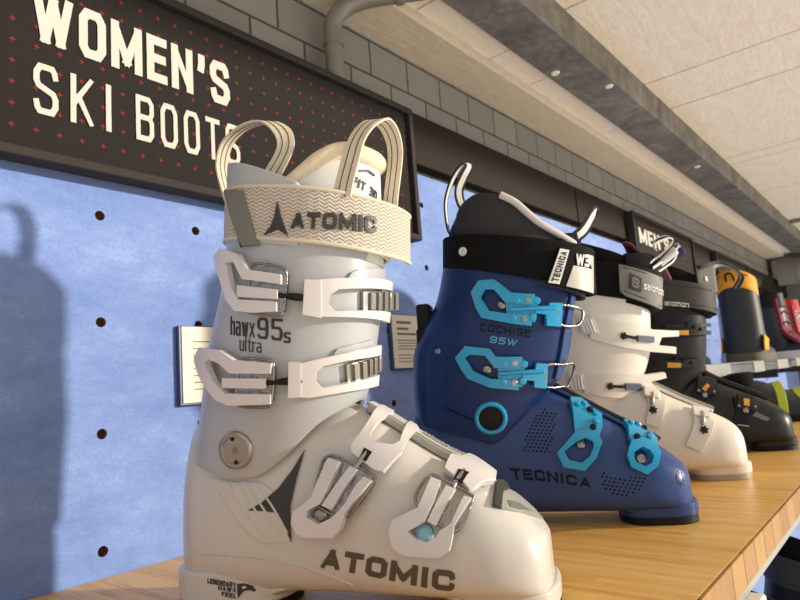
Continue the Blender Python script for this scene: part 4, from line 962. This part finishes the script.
def boot_black():
    b = Boot('black', 'ski_boot', 'black ski boot with yellow buckle bars, furthest of the boots on the counter', SKI); r = b.r; S = b.S
    b.shell('blk_shell', 'black', toe=(.222, .2995, .022))
    b.cuff('blk_cuff', [(-90, .112), (-50, .108), (-20, .096), (0, .09), (25, .086), (45, .098), (62, .122), (78, .140), (90, .146), (105, .140), (130, .118), (160, .09), (180, .084), (210, .098), (240, .108), (270, .112)],
           [(-90, .295), (0, .283), (60, .258), (90, .252), (120, .258), (180, .283), (270, .295)])
    for k in '12':
        q = TR['b_strap'+k]; x0, x1 = q[0][0], q[1][0]; z1 = q[0][1]; z0 = q[3][1]; zm = (z0+z1)/2
        st = b.piece('buckle_strap', 'cuff@70', [(x0, z1), (x0+30, z1-2), (x1, z1-2), (x1, z1-8), (x0+60, z1-8), (x0+60, z0+9), (x1, z0+8), (x1, z0+1), (x0+30, z0+1), (x0, z0)], 2, 7, 'blk_shell', bevel=.0012)
        b.piece('ladder', 'cuff', [(x0-6, zm+6), (x0+42, zm+4), (x0+42, zm-6), (x0-6, zm-5)], 4, 8, 'blk_cuff', st, bevel=.001)
        gear(b, 'cuff', (x0+4, zm), 7, 5, 'darkmetal', st)
        b.piece('clasp_bar', 'cuff', TR['b_bar'+k], 7, 10, 'yellow', st, bevel=.0008)
        for i in range(3): b.knob('clasp_pin', 'cuff', (x0+34+13*i, zm+8-i*4), [(0, 3), (2.6, 2.7), (3.4, 0), (3.4, -2)], 'darkmetal', st, 14, 7)
    for k in '34':
        st = b.piece('buckle_strap', 'shell', TR['b_strap'+k], .5, 5.5, 'blk_cuff', bevel=.0012)
        q = TR['b_bar'+k]; cx = sum(p[0] for p in q)/4; cz = sum(p[1] for p in q)/4
        b.piece('clasp_plate', 'shell', [(cx-14, cz-10), (cx+14, cz-12), (cx+16, cz+12), (cx+6, cz+18), (cx-10, cz+16)], 5, 8.5, 'blk_shell', st, bevel=.0014)
        b.piece('clasp_bar', 'shell', q, 8, 11, 'yellow', st, bevel=.0008)
        gear(b, 'shell', (cx-4, cz-13), 7, 5, 'steel', st)
        for dx in (-12, 12): b.knob('clasp_pin', 'shell', (cx+dx, cz-6), [(0, 2.6), (2, 2.3), (2.6, 0), (2.6, -2)], 'steel', st, 14, 7.6)
        b.rod('strap_print', 'shell', [(cx-18, cz-36), (cx-2, cz-37)], 5.6, .7, 'webwht', st, k=2) if k == '4' else None
    P = [S.at('shell', u, arc_top(S, u)-.004, .006)[0] for u in np.arange(.155, .256, .004)]
    mk('instep_cable', tube(P, .0030, 10), 'cable', r)
    P = [S.at('shell', u, arc_top(S, u), .0015)[0] for u in np.arange(.150, .262, .004)]
    mk('instep_flap', ribbon(P, [(0, .016, 0)]*len(P), .004), 'blk_cuff', r, bevel=.001)
    b.piece('toe_plate', 'shell', TR['b_cap'], .2, 1.4, 'capin', bevel=.0004)
    b.text('cuff', TR['b_10w'], '10 W', 'webwht', .8, .14, .4, name='size_lettering')
    b.collar('liner', 'linerb', -180, 180, -.004, lambda d: .062 + .018*math.cos(math.radians(d+40)), -.008, .010, n=80, ease=lambda j: -.005*j*j)
    tg = b.collar('tongue', 'linerb', 30, 150, -.004, lambda d: .060+.014*math.cos(math.radians(d-90)*1.2), -.010, .009)
    st = b.collar('power_strap', 'strapg', -180, 180, 0, .048, 0, .004, n=96)
    for tt in (.008, .040): mk('strap_rib', tube(strap_edge(b, -90, 100, tt, .0005, lambda d: 0, 40), .0008, 6), 'sqdark', st)
    st.data.materials[0] = M['sqdark']
    text_on(st, S, 'strap', TR['b_stext'], 'salomon', 'webwht', 1.25, .24, .2, name='strap_lettering', h=(.0002, .0009), step=.006)
    b.loop([(140, -46, 276), (155, -42, 290), (171.5, -36, 305), (194.1, -27, 323), (222.8, -10, 330), (247.4, 4, 321), (258, 10, 307), (247, 14, 288)],
           [(7, 4, -8)]*4+[(3, 8, -3), (0, 9, 2), (-2, 8, 3), (-2, 8, 3)], 1.8, 'sqdark', [(0, .3)], 'capgrey')
    mk('tongue_plate', grid([[(.168+.034*i/5, -.047+.012*i/5+.002*math.sin(j), .268+.050*j/5+.012*i/5) for i in range(6)] for j in range(6)]), 'strapg', tg, solid=(.004, 0), bevel=.001)
    b.piece('tongue_badge', 'strap', [(58, 58), (72, 56), (72, 66), (58, 66)], -4, -2.4, 'webwht', tg, bevel=.0004)
    return b
# ================================================================ the shop
WY = .615                                   # face of the pegboard
HX, HZ, HS = .28341, .34805, .1082          # one peg hole and the spacing
def W3(vf, f): return [f(*v) for v in vf[0]], vf[1]

def slab(name, x0, x1, y0, y1, z0, z1, m, parent=None, bevel=0, **k):
    return mk(name, box(((x0+x1)/2, (y0+y1)/2, (z0+z1)/2), (x1-x0, y1-y0, z1-z0)), m, parent, bevel=bevel, **k)

def pegboard():
    V, F = [], []; n = 24; r = .0050; hs = HS/2
    i0, i1 = -9, 40
    zl = [HZ + HS*k for k in (1, 0, -1, -2, -3, -4)]
    def put(*L):
        n0 = len(V); V.extend(L); return list(range(n0, n0+len(L)))
    for i in range(i0, i1):
        for cz in zl:
            cx = HX + HS*i
            sq, ci, bk = [], [], []
            for k in range(n):
                a = 2*math.pi*k/n; c, s = math.cos(a), math.sin(a); mxx = max(abs(c), abs(s))
                zz = cz+hs*s/mxx
                sq.append((cx+hs*c/mxx, WY, min(zz, .526))); ci.append((cx+r*c, WY, cz+r*s)); bk.append((cx+r*c, WY+.009, cz+r*s))
            a, b, c = put(*sq), put(*ci), put(*bk)
            for k in range(n):
                j = (k+1) % n
                F.append((a[k], a[j], b[j], b[k])); F.append((b[k], b[j], c[j], c[k]))
    me = bpy.data.meshes.new('wall_left'); me.from_pydata(V, [], F)
    bm = bmesh.new(); bm.from_mesh(me); bmesh.ops.remove_doubles(bm, verts=bm.verts, dist=1e-5); bmesh.ops.recalc_face_normals(bm, faces=bm.faces); bm.to_mesh(me); bm.free()
    o = link('wall_left', me, ['felt', 'hardboard'], None, smooth=False)
    for p in me.polygons:
        if abs(p.normal.y) < .5: p.material_index = 1
    struct(o, 'bright blue felt pegboard wall with round peg holes behind the boots', 'wall')
    slab('backing_board', -1.0, 4.6, WY+.009, WY+.02, -.35, .515, 'hardboard', o)
    return o

def shop():
    pegboard()
    o = slab('wall_back', -1.2, 4.75, WY+.021, WY+.06, -1.2, 1.0, 'block'); struct(o, 'grey painted concrete block wall above the pegboard', 'wall')
    tb = slab('trim_1', -1.0, 1.462, WY-.004, WY+.02, .5265, .6185, 'band', bevel=.0012); struct(tb, 'dark bronze trim band above the blue board, nearer length', 'trim')
    tb = slab('trim_2', 1.468, 4.6, WY-.004, WY+.02, .5265, .6185, 'band', bevel=.0012); struct(tb, 'dark bronze trim band above the blue board, far length', 'trim')
    # soffit, narrow board strip, steel beam, ceiling boards
    s = slab('trim_3', -1.2, 4.75, .548, WY+.03, .737, .86, 'soffit', bevel=.004); struct(s, 'cream painted soffit along the top of the block wall', 'trim')
    L = []; x = -1.2; xs = [-1.2, -.6, -.1, .32, .764, .988, 1.142, 1.53, 1.88, 2.4, 2.95, 3.6, 4.75]
    for a, c in zip(xs, xs[1:]): L.append(box(((a+c)/2, .52, .79), (c-a-.003, .09, .07)))
    o = mk('trim_4', join(*L), 'boards', None, bevel=.0015); struct(o, 'narrow strip of cream boards between soffit and steel beam', 'trim')
    bm_ = slab('trim_5', -1.2, 4.75, .405, .493, .740, .86, 'galv', bevel=.003); struct(bm_, 'mottled grey steel beam running under the ceiling', 'beam')
    for x, y in ((1.107, .474), (1.247, .421), (1.98, .44)):
        mk('beam_screw', lathe([(0, .003), (.007, .0028), (.009, 0)], 18, (x, y, .740), (0, 0, -1)), 'boards', bm_)
    L = []; xs = [-1.2, -.4, .30, 1.02, 1.44, 1.63, 2.19, 2.27, 2.75, 3.20, 3.9, 4.75]
    for a, c in zip(xs, xs[1:]): L.append(box(((a+c)/2, .0, .82), (c-a-(.008 if abs(c-2.19) < .01 else .0045), .86, .035)))
    o = mk('ceiling', join(*L), 'boards', None, bevel=.001); struct(o, 'cream painted ceiling boards at upper right', 'ceiling')
    slab('ceiling_backing', -1.2, 4.75, -.43, WY, .845, .86, 'band', o)
    # far cross wall and duct
    e = slab('wall_far', 4.62, 4.75, -.2, WY+.02, -1.2, .86, 'wall2'); struct(e, 'grey cross wall at the far end of the display', 'wall')
    f = slab('floor', -1.0, 4.75, -.30, WY+.06, -1.22, -1.2, 'floor'); struct(f, 'grey shop floor below the display', 'floor')
    d = thing('ceiling_duct', 'round grey duct under the ceiling at far right', 'duct', (4.25, .50, .66))
    mk('duct_body', lathe([(.085, 0), (.085, .9)], 40, (0, .1, 0), (.1, -1, 0), closed=True), 'wall2', d)
    mk('duct_collar', lathe([(.085, .1), (.09, .1), (.09, .13), (.085, .13)], 40, (0, .1, 0), (.1, -1, 0), closed=False), 'pipe', d)
    c2 = thing('conduit', 'thin grey conduit crossing the ceiling boards at far right', 'pipe', (3.46, 0, .795))
    mk('conduit_tube', tube([(0, .40, 0), (0, -.42, 0)], .011, 12), 'galv', c2)
    mk('conduit_clip', box((0, .22, .002), (.04, .02, .022)), 'galv', c2, bevel=.003)
    # drain pipe bending off the block wall
    p = thing('drain_pipe', 'grey pipe bending down the block wall behind the sign', 'pipe', (.627, .606, .60))
    P = [(0, 0, 0), (0, 0, .04), (-.001, 0, .082), (0.0, -.004, .102), (.010, -.016, .120), (.030, -.042, .132), (.065, -.085, .137), (.11, -.15, .138)]
    mk('pipe_body', tube(smoothpath(P, 6), .0135, 22), 'pipe', p)
    mk('pipe_collar', lathe([(.0135, -.004), (.0158, -.003), (.0158, .003), (.0135, .004)], 26, (0, 0, .066), (0, 0, 1), closed=False), 'pipe', p)
    mk('pipe_collar', lathe([(.0135, -.006), (.0165, -.004), (.0165, .006), (.0135, .008)], 26, (.062, -.081, .137), (.6, -.8, .03), closed=False), 'pipe', p)
    # ---------------------------------------------------------- signs
    def sign(name, label, x0, x1, z0, z1, y, fr):
        t = thing('wall_sign', label, 'sign', (x0, y, z0), 0, 'charcoal signs on the wall'); w, h = x1-x0, z1-z0
        pnl = mk('sign_panel', box((w/2, .008, h/2), (w-.004, .010, h-.004)), 'sign', t)
        fm = join(box((w/2, .006, fr/2), (w, .022, fr)), box((w/2, .006, h-fr/2), (w, .022, fr)), box((fr/2, .006, h/2), (fr, .022, h-2*fr)), box((w-fr/2, .006, h/2), (fr, .022, h-2*fr)))
        mk('sign_frame', fm, 'frame', t, bevel=.0015)
        return t
    s = sign('a', "large charcoal WOMEN'S SKI BOOTS sign with red star pattern, at upper left", -.06, .783, .383, .605, .592, .010)
    def wtxt(t, txt, x0, x1, z0, z1, asp, sw, gap, y=.0025, nm='sign_lettering', m='letter'):
        V, F, W = letters(txt, asp, sw, gap, 0, 0, .0008)
        mk(nm, ([(x0+(x1-x0)*x/W, y-h, z0+(z1-z0)*q) for x, q, h in V], F), m, t, smooth=False)
    sx, sz = -.06, .383
    wtxt(s, "WOMEN'S", .212-sx, .430-sx, .5015-sz, .5545-sz, .60, .19, .20)
    wtxt(s, 'SKI', .2135-sx, .287-sx, .430-sz, .480-sz, .50, .12, .50)
    wtxt(s, 'BOOTS', .312-sx, .4415-sx, .430-sz, .480-sz, .50, .12, .40)
    s2 = sign('b', "narrow charcoal MEN'S sign behind the cream boot's pull loops", 1.80, 2.42, .452, .610, .592, .010)
    wtxt(s2, "MEN'S", .055, .34, .070, .118, .62, .19, .2)
    s3 = sign('c', 'furthest dark sign on the trim band above the snowboard boots', 2.75, 3.35, .46, .606, .592, .012)
    # ---------------------------------------------------------- price cards
    def card(label, x0, x1, z0, z1, y, hm, lines, ry=0):
        t = thing('price_card', label, 'card', (x0, WY, z0), 0, 'price cards on the blue wall'); w, h = x1-x0, z1-z0
        hold = mk('card_holder', box((w/2-.001, -.003, h/2-.001), (w+.004, .006, h+.004)), hm, t, bevel=.001)
        mk('card_sheet', box((w/2+.0005, -.0066, h/2), (w, .0012, h)), 'card', t)
        L = []
        for z, a, c, hh in lines: L.append(box((w*(a+c)/2, -.0074, h*z), (w*(c-a), .0004, hh)))
        mk('card_print', join(*L), 'ink', t)
        return t
    ln = [(.86, .12, .50, .004), (.74, .12, .42, .0035), (.64, .12, .62, .0032)] + [(.52-.055*i, .12, .88 if i % 3 else .8, .0012) for i in range(4)] + [(.24-.06*i, .12, .7, .0012) for i in range(3)]
    card('cream price card on the blue wall left of the white boot', .366, .455, .155, .237, 0, 'holder', [(.8-.09*i, .15, .8, .001) for i in range(8)])
    card('cream price card on the blue wall behind the navy boot', .716, .806, .183, .264, 0, 'holder', ln)
    # ---------------------------------------------------------- counter
    t = thing('display_counter', 'long bamboo display counter carrying the row of ski boots', 'counter', (0, 0, 0))
    slab('worktop', -1.0, 2.3, .1405, WY-.002, -.026, 0, 'bamboo', t, bevel=.0008)
    slab('front_edging', -1.0, 2.3, .1375, .1404, -.026, 0, 'edge', t, bevel=.0004)
    slab('price_rail', -.4, 2.3, .139, .151, -.0345, -.0262, 'capgrey', t, bevel=.0008)
    slab('rail_block', .30, .60, .128, .150, -.056, -.0348, 'white_pl', t, bevel=.002)
    q = slab('wall_lower', -1.0, 2.3, .330, .345, -1.19, -.03, 'felt'); struct(q, 'blue felt panel under the counter at lower right', 'wall')
    slab('panel_joint', .955, .961, .328, .3305, -1.0, -.03, 'frame', q)
    t = thing('lower_shelf', 'pale lower shelf under the counter carrying black ski boots', 'shelf', (0, 0, -.47))
    slab('shelf_board', -1.0, 2.3, -.02, .329, -.020, 0, 'white_pl', t, bevel=.002)
    slab('plinth', -1.0, 2.3, .10, .329, -.72, -.021, 'fascia', t)
    # ---------------------------------------------------------- wall shelf with snowboard boots
    w = thing('wall_shelf', 'long pale shelf on the far wall under the snowboard boots', 'shelf', (1.45, WY, .15))
    mk('shelf_board', box((1.5, -.105, -.004), (3.0, .208, .008)), 'white_pl', w, bevel=.001)
    mk('shelf_lip', box((1.5, -.2105, -.014), (3.0, .003, .034)), 'acryl', w, bevel=.0008)
    for i, x in enumerate((.28, .78, 1.22, 1.6, 2.05, 2.5)):
        mk('shelf_label', box((x, -.2135, -.016), (.16 if i % 2 else .24, .001, .032)), 'capgrey', w)
    for x in (.52, 1.35, 2.2): mk('shelf_bracket', box((x, -.09, -.04), (.006, .16, .055)), 'frame', w, bevel=.001)
    def snow_boot(label, x, y, az, H, wd, ln_, m, col, acc, sole, extra=None):
        t = thing('snowboard_boot', label, 'snowboard boot', (x, y, .1505), math.radians(az), 'boots on the wall shelf')
        rows = []
        for j in range(15):
            z = .022+(H-.022)*j/14; q = j/14
            b_, f_ = -.052+.010*math.sin(math.pi*q)-.004*q, .075-.012*q+.045*max(0, 1-q*3.2)**1.5
            rows.append([((b_+f_)/2+(f_-b_)/2*float(spow(math.cos(a), .85)), wd*(1-.06*q)*float(spow(math.sin(a), .85)), z-(.018*math.cos(a)*q**6)) for a in np.linspace(0, 2*math.pi, 40, endpoint=False)])
        up = mk('shaft', grid(rows, cu=True, cap=True), m, t, ang=55)
        rows = []
        for u in list(np.linspace(.0, ln_-.02, 16))+[ln_-.01, ln_-.004, ln_]:
            k = (u+.055)/(ln_+.055); zt = .075*(1-k)**.9+.052*k if u < ln_-.02 else .055-(u-ln_+.02)*.9
            a = wd*(.80+.16*math.sin(math.pi*min(1, k*.95)))*(1 if k < .85 else max(.35, math.sqrt(max(0, 1-((k-.85)/.155)**2))))
            rows.append([(u, a*float(spow(math.cos(q), .8)), .022+(zt-.022)*max(0, float(spow(math.sin(q), .8)))) for q in np.linspace(0, math.pi, 18)])
        mk('foot', grid(rows, cu=True, cap=True), m, t, ang=55)
        pl = [((ln_-.055)/2+(ln_+.063)/2*float(spow(math.cos(a), .7)), wd*1.03*float(spow(math.sin(a), .7))) for a in np.linspace(0, 2*math.pi, 48, endpoint=False)]
        mk('sole', prism(pl, 0, .030), sole, t, ang=50, bevel=.004)
        rows = []
        for j in range(7):
            q = j/6; z = H-.052+.060*q
            rows.append([(.006+(.058-.003*q)*float(spow(math.cos(a), .9))*1.12, (wd*.97)*float(spow(math.sin(a), .9)), z - .020*math.cos(a)*1 + .006*math.cos(2*a)) for a in np.linspace(0, 2*math.pi, 40, endpoint=False)])
        mk('collar', grid(rows, cu=True), col, t, ang=60, solid=(.007, -1), bevel=.002)
        P = [(.068-.014*q+.05*max(0, 1-q*3.2)**1.5, 0, .06+(H-.09)*q) for q in np.linspace(0, 1, 14)]
        tg = mk('tongue', ribbon(P, [(0, wd*.7, 0)]*14, .014), acc, t, bevel=.003)
        for q in (.3, .5, .7, .88):
            p = P[int(q*13)]; mk('lace', tube([(p[0]+.009, -wd*.5, p[2]-.006), (p[0]+.011, 0, p[2]+.004), (p[0]+.009, wd*.5, p[2]-.006)], .003, 8), 'webwht' if acc == 'red' else 'black', t)
        for s_ in (-1, 1):
            mk('side_panel', grid([[(-.030+.05*i/5+.02*j/4, s_*(wd*1.0+.0015), .035+.055*j/4*(1-.3*i/5)) for i in range(6)] for j in range(5)]), extra or m, t, solid=(.003, 0))
        mk('pull_tab', tube(smoothpath([(-.052, -.012, H-.01), (-.066, -.010, H+.018), (-.066, .010, H+.018), (-.052, .012, H-.01)], 5), .0035, 8), 'black', t)
        return t
    snow_boot('tall black snowboard boot with orange collar on the wall shelf', 2.44, .475, -4, .285, .066, .185, 'boot_b', 'orange', 'boot_b', 'sole_b', 'orange')
    snow_boot('black snowboard boot with purple red tongue and white sole on the wall shelf', 2.92, .47, -108, .27, .052, .20, 'boot_b', 'black', 'purple', 'sole_w')
    snow_boot('dark green snowboard boot with red collar and white sole on the wall shelf', 3.30, .47, -105, .265, .056, .20, 'darkgreen', 'red', 'red', 'sole_w')
    snow_boot('olive snowboard boot at the right end of the wall shelf', 3.72, .47, -100, .265, .056, .20, 'olive', 'boot_b', 'olive', 'sole_w')
    # ---------------------------------------------------------- low black shoe with lime straps at the far end of the counter
    t = thing('winter_shoe', 'low black winter shoe with lime yellow strap behind the black ski boot', 'shoe', (1.80, .330, 0), math.radians(-62), None)
    rows = []
    for u in np.linspace(-.12, .17, 24):
        k = (u+.12)/.29; zt = ip(k, [0, .06, .2, .38, .6, .85, 1], [.05, .092, .108, .105, .078, .06, .034])
        a = .046*(max(.05, 1-abs(2*k-1)**3.2))**.5
        rows.append([(u, a*float(spow(math.cos(q), .8)), .012+(zt-.012)*max(0, float(spow(math.sin(q), .75)))) for q in np.linspace(0, math.pi, 18)])
    mk('upper', grid(rows, cu=True, cap=True), 'boot_b', t, ang=55)
    pl = [(.025+.148*float(spow(math.cos(a), .75)), .047*float(spow(math.sin(a), .75))) for a in np.linspace(0, 2*math.pi, 40, endpoint=False)]
    mk('sole', prism(pl, 0, .02), 'black', t, ang=50, bevel=.004)
    mk('ankle_collar', lathe([(.030, .0), (.040, .004), (.044, .02), (.042, .034), (.034, .036), (.030, .02)], 30, (-.055, 0, .088), (-.1, 0, 1), closed=False), 'linerb', t)
    for u, r_ in ((.03, .9), (.075, .8)):
        mk('strap', ribbon([(u+.004*math.sin(q), .0475*math.cos(q)*r_*1.1, .016+.080*math.sin(q)**.8*(1.0 if u < .05 else .78)) for q in np.linspace(.05, math.pi-.05, 16)], [(.010, 0, .002)]*16, .004), 'lime', t, bevel=.0008)
    mk('heel_patch', box((-.121, 0, .04), (.008, .04, .03)), 'red', t, bevel=.003)

def copy_tree(o, parent=None):
    c = o.copy(); C.objects.link(c)
    if parent: c.parent = parent
    for ch in o.children: copy_tree(ch, c)
    return c

shop()
bw = boot_white_grey(); bn = boot_navy(); bc = boot_cream(); bb = boot_black()
for lab, x, y, z, az in (('black ski boot on the lower shelf at bottom right, nearer the camera', .86, .289, -.47, -62),
                         ('black ski boot on the lower shelf at right edge, further from the camera', 1.15, .292, -.47, -62)):
    c = copy_tree(bb.r); c.location = (x, y, z); c.rotation_euler = (0, 0, math.radians(az))
    c['label'] = lab; c['group'] = 'black ski boots on the lower shelf'

# ================================================================ camera and light
cd = bpy.data.cameras.new('camera'); co = bpy.data.objects.new('camera', cd); C.objects.link(co)
cd.sensor_width = 36; cd.lens = 625.15/800*36; cd.clip_start = .02
yaw, pit, rol = .687928, .137005, -.0749926
a = Vector((math.cos(yaw)*math.cos(pit), math.sin(yaw)*math.cos(pit), math.sin(pit)))
r_ = Vector((math.sin(yaw), -math.cos(yaw), 0)); u_ = r_.cross(a)
R_ = math.cos(rol)*r_ + math.sin(rol)*u_; U_ = math.cos(rol)*u_ - math.sin(rol)*r_
co.matrix_world = Matrix(((R_.x, U_.x, -a.x, 0), (R_.y, U_.y, -a.y, 0), (R_.z, U_.z, -a.z, .1556), (0, 0, 0, 1)))
SC.camera = co
cd.dof.use_dof = True; cd.dof.focus_distance = .50; cd.dof.aperture_fstop = 16.0

def light(name, typ, loc, direction, energy, col, **k):
    d = bpy.data.lights.new(name, typ); d.energy = energy; d.color = col
    for q, v in k.items(): setattr(d, q, v)
    o = bpy.data.objects.new(name, d); C.objects.link(o); o.location = loc
    o.rotation_euler = Vector(direction).to_track_quat('-Z', 'Y').to_euler()
    return o
SUN_AZ, SUN_EL = math.radians(122), math.radians(10.5)
light('sun', 'SUN', (1, -2, 1), (math.cos(SUN_AZ)*math.cos(SUN_EL), math.sin(SUN_AZ)*math.cos(SUN_EL), -math.sin(SUN_EL)), 4.4, (1, .89, .74), angle=math.radians(2.6))
# daylight of the open shop: bright sunlit floor below, dimmer towards the ceiling
w = bpy.data.worlds.new('daylight'); SC.world = w; w.use_nodes = True
nt = w.node_tree; bg = nt.nodes['Background']
tc = N(nt, 'ShaderNodeTexCoord'); sp = N(nt, 'ShaderNodeSeparateXYZ'); nt.links.new(tc.outputs['Generated'], sp.inputs[0])
nt.links.new(ramp(nt, mth(nt, 'ADD', mth(nt, 'MULTIPLY', sp.outputs['Z'], .5), .5), [(.28, (1.6, 1.48, 1.28)), (.46, (.66, .65, .63)), (.56, (.62, .64, .68)), (.85, (.36, .38, .42))]), bg.inputs[0])
bg.inputs[1].default_value = 1.05
SC.view_settings.view_transform = 'Standard'; SC.view_settings.look = 'None'; SC.view_settings.gamma = 1; SC.view_settings.exposure = -.08
